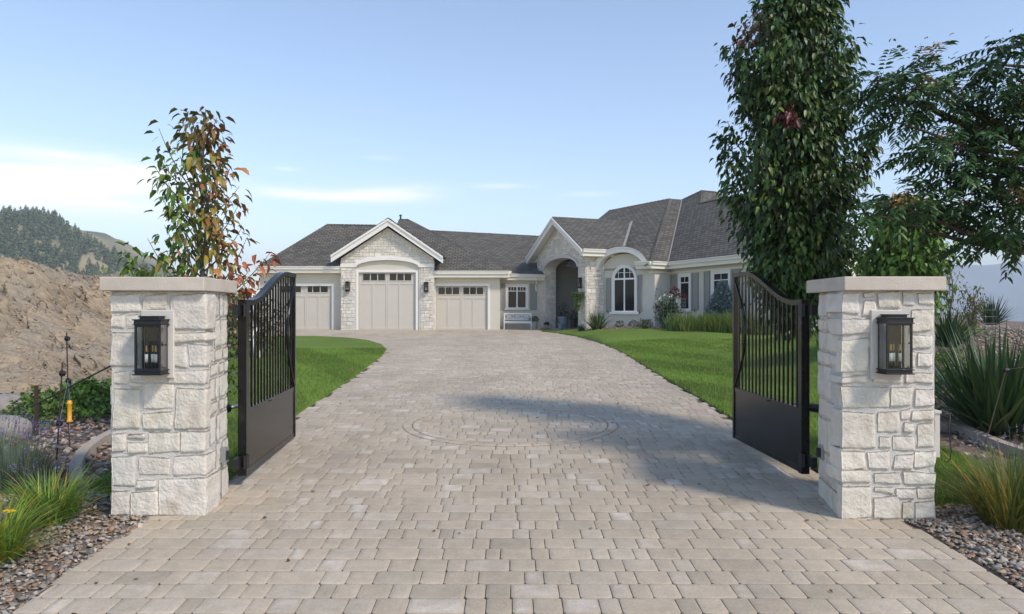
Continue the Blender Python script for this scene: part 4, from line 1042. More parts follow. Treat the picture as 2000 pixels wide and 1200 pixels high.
m.add(vs, [(i*4+k, (i+1)*4+k, (i+1)*4+(k+1) % 4, i*4+(k+1) % 4) for i in range(K) for k in range(4)])
m.box(FP, -.02, a1p-.02, spz-.03, spz+.12, 0, .08); m.box(FP, a2p+.02, LP+.02, spz-.03, spz+.12, 0, .08); m.build('arch_moulding', M['plate'], house)
m = MB(); m.box(FP, .2, LP-.2, Z0-.2, 4.4, -3.0, -2.75); m.box(FP, .0, .25, Z0-.2, 4.4, -2.75, -T); m.box(FP, LP-.25, LP-.002, Z0-.2, 4.4, -2.75, -T-.002); m.build('entry_wall', M['entry'], house)
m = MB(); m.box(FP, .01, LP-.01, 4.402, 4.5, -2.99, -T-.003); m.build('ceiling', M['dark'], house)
m = MB(); m.box(FP, -.1, LP+.1, Z0-.3, .73, -2.9, .12); m.build('porch_floor', M['concrete'], house)
m = MB(); m.box(FP, 2.6, 3.7, .73, 3.2, -2.74, -2.68); dd = m.build('front_door', M['shutter'], house)
m = MB(); m.tube([FP.p(2.72, 1.7, -2.64), FP.p(2.72, 1.95, -2.64)], .02, 8); m.build('handle', M['blackmatte'], dd)
# portico roof
ov = .46; OFx = FP.p(0, 0, ov); fzv = 4.56
pf = FP.p(-.5, fzv, ov); pn = FP.p(LP+.45, fzv, ov); pa = FP.p(gapx, 6.43, ov); rdir = -FP.n
for a_ in (pf, pn): barge((pa, a_), .30, .10, rdir); 
for a_ in (pf, pn): barge((pa+FP.n*.06+Vector((0, 0, .03)), a_+FP.n*.06+Vector((0, 0, .03))), .11, .07, rdir)
m = MB()
for a_ in (pf, pn): m.prism([pa+rdir*.1+Vector((0, 0, -.1)), a_+rdir*.1+Vector((0, 0, -.1)), a_+rdir*.1+Vector((0, 0, -.16)), pa+rdir*.1+Vector((0, 0, -.16))], rdir*.40)
m.build('soffit', M['trim'], house)
roofpoly(pn+up, pn+up+rdir*2.25, pa+up+rdir*4.78, pa+up); roofpoly(pa+up, pa+up+rdir*4.78, pf+up+rdir*7, pf+up)
gutter([pn+Vector((0, 0, .04))+rdir*.02, pn+rdir*3.0+Vector((0, 0, .04))])
# right wing roofs
EC = Vector((6.37, 34.0, 3.93)); EV = Vector((7.3, 34.7, 3.93)); P1 = W(1308, 389, 41.45); P2 = W(1332, 391, 41.7)
uC = Vector((.38, -.925, 0)); ECn = Vector((10.15, 27.76, 3.93)); uD = Vector((.795, .606, 0)); EDn = ECn+uD*6.5
R1 = Vector((11.9, 34.2, 7.28)); R0 = W(1368, 397, 39.1); PK = W(1370, 373, 40.8); PK2 = W(1397, 375.5, 41.6); Q1 = W(1190, 412, 43.46); Q2 = W(1160, 437, 42.2)
roofpoly(EC, EV, P2, P1)
roofpoly(EV, ECn, R1, R0, PK, P2)
roofpoly(ECn, EDn, R1)
roofpoly(PK, R0, W(1440, 393, 40.2), W(1424, 385, 42), PK2)
roofpoly(R1, EDn, EDn+Vector((-2.8, 10, 0)), R0+Vector((2.5, 4, -2.2)), R0)
roofpoly(P1, P2, PK, PK2, Vector((16, 50, 4)), Vector((7, 54, 4)), Q1)
gutter([EC+Vector((-.6, .55, 0)), EC, EV, ECn, EDn])
# walls of the right wing
A0 = Vector((4.30, 36.45, 0)); A1 = Vector((6.62, 34.45, 0)); uA = A1-A0; FA = Fr(A0, uA, (uA.y, -uA.x, 0)); LA = uA.length
nC = Vector((-.925, -.38, 0)); C0 = Vector((7.52, 35.12, 0)); FCw = Fr(C0, uC, nC); B0 = A1; uB = C0-B0; FB = Fr(B0, uB, (uB.y, -uB.x, 0))
C1 = ECn-nC*.36-Vector((.606, -.795, 0))*-.0; LC = (C1-C0).dot(uC)-.1
FD = Fr(FCw.p(LC, 0), uD, (.606, -.795, 0))
m = MB(); wc = a_of(FA, 1220); wr = .60; b0w = z_of(FA, 1220, 609.5); bsp = z_of(FA, 1220, 545.5)
# window wall A, with arched head under an eyebrow gable
eyc = a_of(FA, 1212)+.12; 
m.box(FA, 0, LA, .5, 3.72, -.25, 0)
K = 20; ehw = 1.28; ez = 3.60; er = .80; pts = [FA.p(wc-.0+ehw*-math.cos(math.pi*i/K), ez+er*math.sin(math.pi*i/K)) for i in range(K+1)]
m.prism(pts, -FA.n*.25); m.build('wall', M['stucco_b'], house)
m = MB(); m.box(FB, 0, uB.length, .5, 3.72, -.25, 0); m.build('wall', M['stucco_b'], house)
m = MB(); m.box(FCw, 0, LC, .4, 3.72, -.25, 0); m.build('wall', M['stucco_b'], house)
m = MB(); m.box(FD, 0, 6.2, -.6, 3.72, -.25, 0); m.build('wall', M['stucco'], house)
# bands under the eaves
m = MB(); m.box(FB, -.02, uB.length-.03, 3.42, 3.5, 0, .05); m.box(FCw, .05, LC, 3.42, 3.5, 0, .05); m.box(FA, wc+ehw+.05, LA, 3.42, 3.5, 0, .05); m.build('frieze', M['gutter'], house)
# eyebrow barge
eyl = []
for i in range(15):
    t = math.pi*i/14; a_, z_ = wc+(ehw+.22)*-math.cos(t), ez+.10+(er+.18)*math.sin(t); eyl.append(FA.p(a_, z_, .33-(z_-3.93)/.559))
roofpoly(EC, P1, Q1, Q2, EC+Vector((-.726, .688, 0))*5, *eyl)
m = MB(); vs = []; K = 36; eo = Vector(FA.n)*.38
def ey(r0, t): return (wc+(ehw+r0)*-math.cos(t), ez+.06+(er+r0)*math.sin(t))
for i in range(K+1):
    t = math.pi*i/K
    for r0, c in ((-.02, .30), (-.02, .40), (.19, .40), (.19, .30)):
        a, z = ey(r0, t); vs.append(FA.p(a, z, c))
m.add(vs, [(i*4+k, i*4+(k+1) % 4, (i+1)*4+(k+1) % 4, (i+1)*4+k) for i in range(K) for k in range(4)]); 
vs = []
for i in range(K+1):
    t = math.pi*i/K
    for r0, c in ((.19, .34), (.19, .44), (.25, .44), (.25, .34)):
        a, z = ey(r0, t); vs.append(FA.p(a, z, c))
m.add(vs, [(i*4+k, i*4+(k+1) % 4, (i+1)*4+(k+1) % 4, (i+1)*4+k) for i in range(K) for k in range(4)])
m.build('eyebrow_fascia', M['trim'], house)
vs = []; m = MB()
for i in range(K+1):
    t = math.pi*i/K; a, z = ey(-.0, t); vs += [FA.p(a, z, 0), FA.p(a, z, .36)]
m.add(vs, [(i*2, i*2+1, i*2+3, i*2+2) for i in range(K)]); m.build('eyebrow_soffit', M['gutter'], house)
vs = []; m = MB()
for i in range(K+1):
    t = math.pi*i/K; a, z = ey(.27, t); vs += [FA.p(a, z, .45), FA.p(a, z, -2.6)]
m.add(vs, [(i*2, i*2+1, i*2+3, i*2+2) for i in range(K)]); eyr = m.build('eyebrow_roof', M['shingle'], house, uvroof=True)
# arched window
tw = .10
m = MB(); vs = []; K = 30
m.box(FA, wc-wr-tw, wc-wr, b0w, bsp, -.0, .05); m.box(FA, wc+wr, wc+wr+tw, b0w, bsp, -.0, .05)
for i in range(K+1):
    t = math.pi*i/K; c_, s_ = -math.cos(t), math.sin(t)
    for r, c in ((wr, .0), (wr, .05), (wr+tw, .05), (wr+tw, .0)): vs.append(FA.p(wc+r*c_, bsp+r*s_*.98, c))
m.add(vs, [(i*4+k, i*4+(k+1) % 4, (i+1)*4+(k+1) % 4, (i+1)*4+k) for i in range(K) for k in range(4)])
w = m.build('window', M['trim'], house); w['label'] = 'arched window under the curved eyebrow gable'
m = MB(); m.box(FA, wc-wr-.2, wc+wr+.2, b0w-.12, b0w, 0, .11); m.build('sill', M['trim'], w, bevel=.01)
m = MB(); e = .05; m.box(FA, wc-wr, wc-wr+e, b0w, bsp, .002, .03); m.box(FA, wc+wr-e, wc+wr, b0w, bsp, .002, .03); m.box(FA, wc-wr+e, wc+wr-e, b0w, b0w+e, .002, .03); m.box(FA, wc-wr, wc+wr, bsp-.03, bsp+.05, .002, .036); m.box(FA, wc-.035, wc+.035, b0w+e, bsp+wr*.95, .002, .034)
vs = []
for i in range(K+1):
    t = math.pi*i/K; c_, s_ = -math.cos(t), math.sin(t)
    for r, c in ((wr-e, .002), (wr-e, .03), (wr, .03), (wr, .002)): vs.append(FA.p(wc+r*c_, bsp+r*s_*.98, c))
m.add(vs, [(i*4+k, i*4+(k+1) % 4, (i+1)*4+(k+1) % 4, (i+1)*4+k) for i in range(K) for k in range(4)]); m.build('frame', M['white'], w)
m = MB(); m.box(FA, wc-wr*.55-.01, wc-wr*.55+.01, bsp+.05, bsp+wr*.8, .003, .024); m.box(FA, wc+wr*.5-.01, wc+wr*.5+.01, bsp+.05, bsp+wr*.84, .003, .024); m.box(FA, wc-wr*.8, wc+wr*.8, bsp+.30, bsp+.32, .003, .022); m.build('muntin', M['white'], w)
m = MB(); m.box(FA, wc-wr+.02, wc+wr-.02, b0w+.02, bsp, .002, .012); m.prism([FA.p(wc+(wr-.02)*-math.cos(math.pi*i/20), bsp+.0005+(wr-.02)*math.sin(math.pi*i/20), .002) for i in range(21)], FA.n*.010); m.build('pane', M['pane'], w)
shutter(FA, a_of(FA, 1184), a_of(FA, 1193), b0w+.02, z_of(FA, 1190, 543)); shutter(FA, a_of(FA, 1245.5), a_of(FA, 1254.5), b0w+.02, z_of(FA, 1250, 537))
# windows of wall C
for k, (px0, px1, s0, s1, s2, s3, lab) in enumerate(((1329, 1347, 1311, 1322.5, 1352, 1364.5, 'tall narrow window behind the rose bush'), (1394, 1424, 1376, 1387, 1430, 1446, 'window behind the blue spruce'))):
    a0, a1 = a_of(FCw, px0), a_of(FCw, px1); zb_ = z_of(FCw, px0, 605); zt_ = z_of(FCw, px0, 540 if k == 0 else 534)
    window(FCw, a0, a1, zb_, zt_, cols=1, upper=zb_+(zt_-zb_)*.80, ucols=2, trim=.13, lab=lab)
    shutter(FCw, a_of(FCw, s0), a_of(FCw, s1), zb_-.02, zt_+.10); shutter(FCw, a_of(FCw, s2), a_of(FCw, s3), zb_-.02, zt_+.10)
# downspouts
m = MB(); p0 = FA.p(wc-ehw-.12, 3.62, .40); m.tube([p0, p0+Vector((.02, 0, -.12)), FA.p(.14, 3.25, .08), FA.p(.12, 3.1, .06), FA.p(.12, .95, .06)], .04, 8); m.build('downspout', M['gutter'], house)
m = MB(); p0 = F3.p(a_of(F3, 1046), e3R.z-.1, .35); m.tube([p0, p0+Vector((0, 0, -.15)), F3.p(a_of(F3, 1046), e3R.z-.6, .06), F3.p(a_of(F3, 1047), e3R.z-.9, .06)], .04, 8); m.build('downspout', M['gutter'], house)
# roof: thick sheets
m = MB()
for P in RO: m.add(P, [tuple(range(len(P)))])
rf = m.build('roof', M['shingle'], house, uvroof=True)
sd = rf.modifiers.new('thick', 'SOLIDIFY'); sd.thickness = .05; sd.offset = 0
# ridge and hip caps
for a, b in ((eL, rL), (rL, rR), (kR, e2R), (kL, kR), (q3L, q3R), (pa+up, pa+up+rdir*4.75), (apx+up, apx+up+bk*.9), (EC, P1), (P1, Q1), (Q1, Q2), (P2, PK), (R0, R1), (PK, PK2), (PK, R0), (EDn, R1), (ECn, R1)):
    m = MB(); d = (b-a); n_ = max(1, int(d.length/.22)); du = d/n_; s = Vector((-d.y, d.x, 0)).normalized()*.13
    for i in range(n_):
        q = a+du*i+Vector((0, 0, .035)); r_ = a+du*(i+1)+Vector((0, 0, .05 if True else 0)); dz = Vector((0, 0, -.075))
        m.add([q-s+dz, q, q+s+dz, r_-s+dz, r_, r_+s+dz], [(0, 1, 4, 3), (1, 2, 5, 4), (3, 4, 5), (0, 2, 1)])
    m.build('ridge_cap', M['shingle'], rf, uvroof=True)
m = MB(); v0 = Vector((kL.x+.07, kL.y, kL.z)); m.tube([v0, v0+Vector((0, 0, .22))], .05, 8); m.tube([v0+Vector((0, 0, .2)), v0+Vector((0, 0, .27))], .08, 8); m.build('roof_vent', M['blackmatte'], house)
# valley flashings
m = MB()
for a, b in ((EV, P2), (pn+up+rdir*2.25, pa+up+rdir*4.78)):
    s = Vector((b.y-a.y, a.x-b.x, 0)).normalized()*.06; z = Vector((0, 0, .05)); m.add([a-s+z, a+s+z, b+s+z, b-s+z], [(0, 1, 2, 3)])
m.build('valley_flashing', M['shutter'], house)

# house wall lanterns
def place_lantern(fr, a, z, c, s, lab, h):
    q = copy_tree(lt); q.location = fr.p(a, z, c); q.rotation_euler.z = face_dir(fr.n); k = h/.475; q.scale = (k, k, k); q['label'] = lab; return q
place_lantern(FG, fX(680, D2), fZ(560, D2), .06, 1, 'black wall lantern on the stone pier left of the tall garage door', .52)
place_lantern(FG, fX(833, D2), fZ(561, D2), .06, 1, 'black wall lantern on the stone pier right of the tall garage door', .52)
place_lantern(FP, a_of(FP, 1055), z_of(FP, 1055, 563), .06, 1, 'black wall lantern on the left pier of the arched entry', .52)
place_lantern(FP, a_of(FP, 1136), z_of(FP, 1136, 553), .06, 1, 'black wall lantern above the hanging basket on the right entry pier', .52)
# chandelier under the arch
c = FP.p(3.6, 0, -1.6); r = thing('chandelier', 'small hanging lantern inside the arched entry', 'chandelier', (c.x, c.y, 3.6))
m = MB(); m.tube([(c.x, c.y, 4.42), (c.x, c.y, 3.75)], .012, 6)
for k in range(6):
    a = k*math.pi/3; m.tube([(c.x, c.y, 3.45), (c.x+.2*math.cos(a), c.y+.2*math.sin(a), 3.4), (c.x+.26*math.cos(a), c.y+.26*math.sin(a), 3.55)], .012, 5)
m.tube([(c.x, c.y, 3.75), (c.x, c.y, 3.3)], .03, 6); m.build('arms', M['wire'], r)
m = MB()
for k in range(6):
    a = k*math.pi/3; m.tube([(c.x+.26*math.cos(a), c.y+.26*math.sin(a), 3.55), (c.x+.26*math.cos(a), c.y+.26*math.sin(a), 3.68)], .02, 6)
m.build('candle', M['candle'], r)

# bench
def bench():
    xa, xb, y = fX(984, 39.1), fX(1038, 39.1), 39.1; z0 = G0+.02; r = thing('garden_bench', 'white metal garden bench with a lattice back under the small window', 'bench', ((xa+xb)/2, y, z0)); sz = z0+.42; bz = z0+.86
    f = Fr((xa, y, 0), (1, 0, 0), (0, -1, 0)); Wd = xb-xa
    for a in (0.0, Wd-.045):
        for c, zt in ((.25, sz+.2), (-.22, bz)):
            m = MB(); m.box(f, a, a+.045, z0, zt, c-.022, c+.022); m.build('leg', M['white'], r)
    m = MB()
    for k in range(6): m.box(f, .0, Wd, sz-.02, sz+.012, .25-.085*k-.035, .25-.085*k+.035)
    m.box(f, 0.045, Wd-.045, sz-.09, sz-.021, .22, .245); m.build('seat', M['white'], r)
    m = MB(); m.box(f, .045, Wd-.045, bz-.05, bz, -.24, -.2); m.box(f, .045, Wd-.045, sz+.10, sz+.14, -.24, -.2)
    for q in range(3):
        x0 = .06+q*(Wd-.12)/3; x1 = x0+(Wd-.12)/3; a, b = sz+.14, bz-.05
        m.box(f, x0-.012, x0+.012, a, b, -.235, -.205); m.box(f, x1-.012, x1+.012, a, b, -.236, -.206)
        for (p_, q_) in (((x0, a), (x1, b)), ((x0, b), (x1, a))): m.tube([f.p(p_[0], p_[1], -.22), f.p(q_[0], q_[1], -.22)], .013, 5)
        cx, cz = (x0+x1)/2, (a+b)/2; m.tube([f.p(cx+.09*math.cos(t*math.pi/6), cz+.09*math.sin(t*math.pi/6), -.22) for t in range(13)], .011, 5)
    m.build('backrest', M['white'], r)
    for a in (0.0, Wd-.045): m = MB(); m.box(f, a, a+.05, sz+.2, sz+.225, -.2, .28); m.build('armrest', M['white'], r)
bench()
# ------------------------------------------------------------------ trees
def interp(tab, z):
    ks = sorted(tab); 
    if z <= ks[0]: return tab[ks[0]]
    for a, b in zip(ks, ks[1:]):
        if z <= b: return tab[a]+(tab[b]-tab[a])*(z-a)/(b-a)
    return tab[ks[-1]]
def upright_tree(name, label, cat, cpx, D, zbase, Ltab, Rtab, ybot, ytop, nbr, per, lsize, colf, m='leaf', sr=.16, trunk_r=.06, depth=1., bark='bark', droop=.6, lean=0., twigs=True, wr=.55):
    """crown outline given as half-widths left/right against height, grown on ascending branches"""
    x0 = (cpx-1000)*D/F; root = thing(name, label, cat, (x0, D, zbase)); k = D/F
    zt, zb = EYE-(ytop-HZ)*k, EYE-(ybot-HZ)*k; mb = MB()
    tp = [Vector((x0+lean*(i/8)+.04*math.sin(i*1.3), D+.03*math.cos(i*2.1), zbase-.05+(zt-zbase-.25)*i/8)) for i in range(9)]
    mb.tube(tp, [trunk_r*(1-.85*i/8)+.006 for i in range(9)], 8)
    P = []; Dd = []
    for i in range(nbr):
        f = (i+.5)/nbr; zz = zb+(zt-zb)*f; az = i*2.39996+random.uniform(-.4, .4); ca = math.cos(az); py = HZ-(zz-EYE)/k
        rl, rr = interp(Ltab, py)*k, interp(Rtab, py)*k; rad = (rr if ca > 0 else rl)*abs(ca)+(.5*(rl+rr)*depth)*(1-abs(ca)); rad *= random.uniform(.60, 1.16)
        tip = Vector((x0+lean*f+ca*rad, D+math.sin(az)*rad, zz+.05)); zs = max(zb-.35 if zb-.35 > zbase+.3 else zbase+.3, zz-rad*random.uniform(.7, 1.5)-.1)
        st = tp[0].lerp(tp[-1], min(.97, (zs-tp[0].z)/(tp[-1].z-tp[0].z))); mid = st.lerp(tip, .5)+Vector((ca*rad*.14, math.sin(az)*rad*.14, -.05))
        pts = [(st*(1-t)**2+mid*2*t*(1-t)+tip*t*t) for t in (0, .2, .4, .6, .8, 1)]
        mb.tube(pts, [trunk_r*.28*(1-t)+.003 for t in (0, .2, .4, .6, .8, 1)], 5, cap=False)
        nl = int(per*random.uniform(.7, 1.2)*(.35+rad/(.6 if rad > .6 else max(rad, .3))*.65))
        for _ in range(nl):
            t = random.random()**.75; a = st*(1-t)**2+mid*2*t*(1-t)+tip*t*t
            o = Vector(rng.normal(size=3))*sr*(.35+.65*math.sin(math.pi*min(t*.8+.15, 1))); P.append(a+o)
            d = Vector((ca, math.sin(az), 0))*.45+o.normalized()*.8+Vector(rng.normal(size=3))*.35+Vector((0, 0, -droop-random.random()*.4)); Dd.append(d.normalized())
    mb.build('trunk', M[bark], root, smooth=True)
    P = np.array([tuple(p) for p in P]); Dd = norm(np.array([tuple(d) for d in Dd])); n = len(P)
    V, Fa = leaf8(P, Dd, lsize*rng.uniform(.6, 1.3, n), wr, .3, .35); c = colf(P, n)
    np_mesh('crown', V, Fa, M[m], root, col=np.repeat(c, 8, 0)); return root
def pear_col(P, n):
    c = np.array([.043, .088, .020])*rng.uniform(.55, 1.5, (n, 1))*rng.uniform(.9, 1.1, (n, 3)); m = rng.random(n) < .12; c[m] = np.array([.14, .20, .03])*rng.uniform(.7, 1.3, (m.sum(), 1))
    c *= np.array([1+.75*noise.noise(Vector(p_)*3.2) for p_ in P])[:, None]
    d = np.linalg.norm(P-np.array([3.1, 8.3, 3.9]), axis=1) < .16; c[d] = (.10, .018, .02)
    d = (np.linalg.norm(P-np.array([2.75, 8.6, 5.0]), axis=1) < .22); c[d] = (.14, .055, .04); return c
upright_tree('pear_tree', 'tall dense dark green pear tree behind the right gate leaf', 'tree', 1562, 9.0, .1,
    {-60: 40, 0: 75, 50: 105, 100: 150, 150: 140, 200: 115, 250: 120, 300: 166, 330: 155, 380: 115, 420: 110, 460: 125, 510: 105, 560: 50, 580: 30},
    {-60: 35, 0: 48, 50: 70, 100: 88, 150: 95, 200: 112, 250: 100, 300: 118, 400: 112, 450: 85, 500: 88, 550: 45, 580: 25}, 580, -60, 200, 165, .082, pear_col, sr=.12, trunk_r=.07, depth=.85)
def young_col(P, n):
    t = np.clip((P[:, 0]+3.82)/.55+rng.normal(0, .28, n), 0, 1)[:, None]; g = np.array([.10, .185, .025]); o = np.array([.36, .11, .045]); y = np.array([.28, .22, .035])
    c = g*(1-t)+o*t; m = rng.random(n) < .14; c[m] = y; top = P[:, 2] > 3.7; c[top] = c[top]*.5+np.array([.16, .06, .035])*.5; return c*rng.uniform(.6, 1.4, (n, 1))
upright_tree('young_tree', 'slender young tree with green and red autumn leaves behind the left pillar', 'tree', 398, 9.0, .1,
    {205: 22, 240: 58, 280: 92, 300: 105, 370: 105, 400: 100, 450: 125, 500: 150, 550: 160}, {205: 8, 230: 22, 300: 35, 370: 58, 400: 66, 450: 72, 500: 122, 550: 125}, 555, 215, 54, 30, .11, young_col, sr=.11, trunk_r=.032, depth=.8, bark='barkgrey', droop=.35)
def mapl(P, n): 
    c = np.array([.12, .22, .035])*rng.uniform(.5, 1.5, (n, 1)); m = rng.random(n) < .12; c[m] = (.14, .20, .03); return c
upright_tree('round_tree', 'compact bright green tree showing above the right pillar cap', 'tree', 1772, 16.0, 1.0,
    {400: 30, 430: 60, 480: 78, 520: 72, 560: 50, 600: 30}, {400: 20, 430: 50, 480: 68, 520: 64, 560: 45, 600: 30}, 600, 400, 70, 110, .13, mapl, m='leafdull', sr=.22, trunk_r=.07, wr=.8)
def thinc(P, n): 
    c = np.array([.19, .17, .05])*rng.uniform(.6, 1.3, (n, 1)); m = rng.random(n) < .4; c[m] = (.10, .12, .05); return c
upright_tree('sapling', 'thin yellowing sapling on the garden mound against the hazy lake', 'tree', 1901, 17.0, gz(10.5, 17)-.05,
    {560: 20, 580: 27, 600: 20, 620: 6}, {560: 14, 580: 26, 600: 14, 620: 6}, 625, 556, 20, 26, .07, thinc, m='leafdull', sr=.09, trunk_r=.022, bark='barkgrey')
upright_tree('sapling', 'thin leggy sapling beside the right end of the right pillar cap', 'tree', 1858, 14.5, gz(8.5, 14.5)-.05,
    {500: 6, 540: 14, 590: 18, 640: 14}, {500: 10, 540: 16, 590: 8, 640: 8}, 650, 500, 18, 16, .06, thinc, m='leafdull', sr=.08, trunk_r=.018, bark='barkgrey')

# big tree with feather leaves reaching in from the right
def feather_tree():
    bx, by = 5.75, 7.6; root = thing('sumac_tree', 'dark spreading tree with feather-shaped leaves and orange seed clusters reaching in from the right edge', 'tree', (bx, by, gz(bx, by)))
    mb = MB(); tz = gz(bx, by); forks = [Vector((bx, by, tz-.1)), Vector((bx-.05, by, 1.2)), Vector((bx-.12, by-.05, 2.2)), Vector((bx-.1, by-.1, 3.2)), Vector((bx+.1, by-.1, 4.3))]
    mb.tube(forks, [.11, .095, .085, .06, .04], 10)
    blobs = [(1715, 165, 45, 35, 7.0, 1), (1765, 195, 55, 50, 7.0, 1), (1805, 175, 45, 30, 7.1, 0), (1845, 200, 45, 28, 7.2, 1), (1775, 130, 25, 18, 7.0, 1), (1745, 240, 25, 12, 6.9, 0),
             (1925, 130, 50, 38, 7.2, 1), (1985, 90, 35, 40, 7.0, 1), (1975, 190, 60, 45, 7.0, 1), (1900, 250, 50, 32, 7.3, 1), (1965, 260, 60, 45, 7.1, 1), (1860, 290, 70, 35, 6.9, 1), (1795, 295, 30, 18, 6.9, 1),
             (1930, 335, 80, 45, 7.2, 1), (1990, 330, 50, 60, 6.8, 1), (1850, 350, 35, 25, 7.0, 0), (1745, 400, 50, 18, 6.8, 1), (1790, 400, 55, 32, 7.0, 0), (1850, 410, 60, 38, 7.2, 1), (1920, 405, 60, 35, 7.2, 1), (1985, 410, 50, 40, 6.8, 1),
             (1980, 465, 40, 22, 6.6, 0), (1925, 455, 30, 22, 7.0, 0), (1900, 475, 16, 14, 6.9, 0), (2060, 200, 70, 90, 7.2, 1), (2070, 380, 70, 80, 7.2, 1), (2110, 60, 70, 70, 7.3, 1), (1700, 420, 12, 8, 6.8, 0)]
    PS = []; DS = []; OS = []
    for (px, py, rx, ry, D, o) in blobs:
        c = W(px, py, D); k = D/F; src = min(forks[2:], key=lambda q: (q-c).length+abs(q.z-(c.z-.3))*.8) if c.z > 1.6 else forks[2]
        mid = src.lerp(c, .55)+Vector((0, random.uniform(-.1, .1), random.uniform(-.12, .05))); pts = [(src*(1-t)**2+mid*2*t*(1-t)+c*t*t)+Vector((0, 0, .02*math.sin(t*9))) for t in [i/8 for i in range(9)]]
        mb.tube(pts, [.034*(1-i/8)+.006 for i in range(9)], 6, cap=False)
        rx *= .78; ry *= .8; n = int(rx*ry*.023)+6
        for _ in range(n):
            q = Vector(rng.normal(size=3)); q.normalize(); rr = random.random()**.45; s = c+Vector((q.x*rx*k*rr, q.y*.45*rr, q.z*ry*k*rr)); out = (s-c); out.z *= .4; dr = out.normalized()*.9+Vector((-.35, 0, random.uniform(-.45, .3)))+Vector(rng.normal(size=3))*.35
            dr.normalize(); PS.append(s); DS.append(dr)
            if random.random() < .25: mb.tube([c.lerp(s, .2), c.lerp(s, .6)+Vector((0, 0, .02)), s], [.006, .004, .003], 4, cap=False)
        if o:
            for _ in range(random.choice([0, 1, 1])): q = Vector(rng.normal(size=3)); q.normalize(); OS.append(c+Vector((q.x*rx*k*.7, -abs(q.y)*.4, abs(q.z)*ry*k*.9)))
    mb.build('trunk', M['bark'], root, smooth=True)
    P = []; Dd = []; L = []; C = []
    for s, d in zip(PS, DS):
        Lr = random.uniform(.20, .31); side = d.cross(Vector((0, 0, 1))); side.normalize(); g = random.uniform(.55, 1.45); cc = np.array([.05, .105, .032])*g*np.array([1, 1, random.uniform(.8, 1.2)]); nn = 6
        for i in range(nn):
            t = (i+.6)/nn; b = s+d*Lr*t+Vector((0, 0, -.25*Lr*t*t))
            for sg in (-1, 1):
                dd = d*.55+side*sg*.8+Vector((0, 0, -.25+random.uniform(-.1, .1))); P.append(b); Dd.append(dd.normalized()); L.append(random.uniform(.08, .11)*(1-.3*abs(t-.5))); C.append(cc*random.uniform(.85, 1.15))
        P.append(s+d*Lr); Dd.append((d+Vector((0, 0, -.3))).normalized()); L.append(.07); C.append(cc)
    P = np.array([tuple(p) for p in P]); Dd = np.array([tuple(p) for p in Dd]); V, Fa = leaf8(P, Dd, np.array(L), .36, .2, .2)
    np_mesh('crown', V, Fa, M['leaf'], root, col=np.repeat(np.array(C), 8, 0))
    P = []; 
    for c in OS:
        for _ in range(80): q = Vector(rng.normal(size=3))*.04; q.x *= 1.5; P.append(tuple(c+q))
    P = np.array(P); n = len(P); V, Fa = leaf_arrays(P, rand_unit(n), rng.uniform(.018, .032, n), .7, .1, .1)
    sc_ = np_mesh('seed_clusters', V, Fa, M['leafdull'], root, col=np.repeat(np.array([.55, .27, .09])*rng.uniform(.6, 1.4, (n, 1)), 5, 0)); sc_['kind'] = 'stuff'
feather_tree()

# ------------------------------------------------------------------ strap-leaved plants
def clump(name, label, cat, x, y, n, L, wid, lean, curve, base_r, colb, var=.3, mixc=None, mixp=0., m='leafdull', seg=5, group=None, z=None):
    z = gz(x, y)-.02 if z is None else z; a = rng.uniform(0, 6.283, n); r = base_r*np.sqrt(rng.random(n)); P = np.stack([x+np.cos(a)*r, y+np.sin(a)*r, np.full(n, z)], 1)
    az = a+rng.normal(0, .5, n); ln = rng.uniform(lean[0], lean[1], n)*(.4+.6*r/max(base_r, 1e-3)) ; LL = L*rng.uniform(.6, 1.08, n)
    V, Fa, k = blades(P, az, LL, wid*rng.uniform(.7, 1.2, n), ln, rng.uniform(curve[0], curve[1], n), seg); c = colvar(n, colb, var, k, mixc, mixp)
    ob = np_mesh(name, V, Fa, M[m], col=c); return tag(ob, label, cat, group)
G1 = (.21, .31, .045)
clump('daylily', 'bright green daylily clump at the lower left corner with a yellow flower', 'plant', -3.62, 5.15, 420, .56, .013, (.15, 1.05), (.5, 1.5), .16, G1, mixc=(.34, .27, .03), mixp=.14, seg=7)
clump('daylily', 'green daylily clump in the gravel just left of the left pillar', 'plant', -3.72, 5.98, 430, .55, .013, (.15, 1.05), (.5, 1.5), .15, (.16, .27, .04), mixc=(.42, .32, .04), mixp=.12, seg=7)
clump('daylily', 'yellowing daylily clump in the gravel right of the right pillar', 'plant', 3.98, 5.9, 520, .74, .012, (.1, .95), (.4, 1.3), .20, (.115, .15, .03), mixc=(.34, .22, .04), mixp=.22, seg=7)
clump('grass_tuft', 'dry green grass tuft beside the yellowing daylily on the right', 'plant', 4.35, 6.35, 300, .55, .009, (.1, .9), (.3, 1.1), .16, (.11, .13, .04), mixc=(.3, .22, .07), mixp=.3, seg=5)
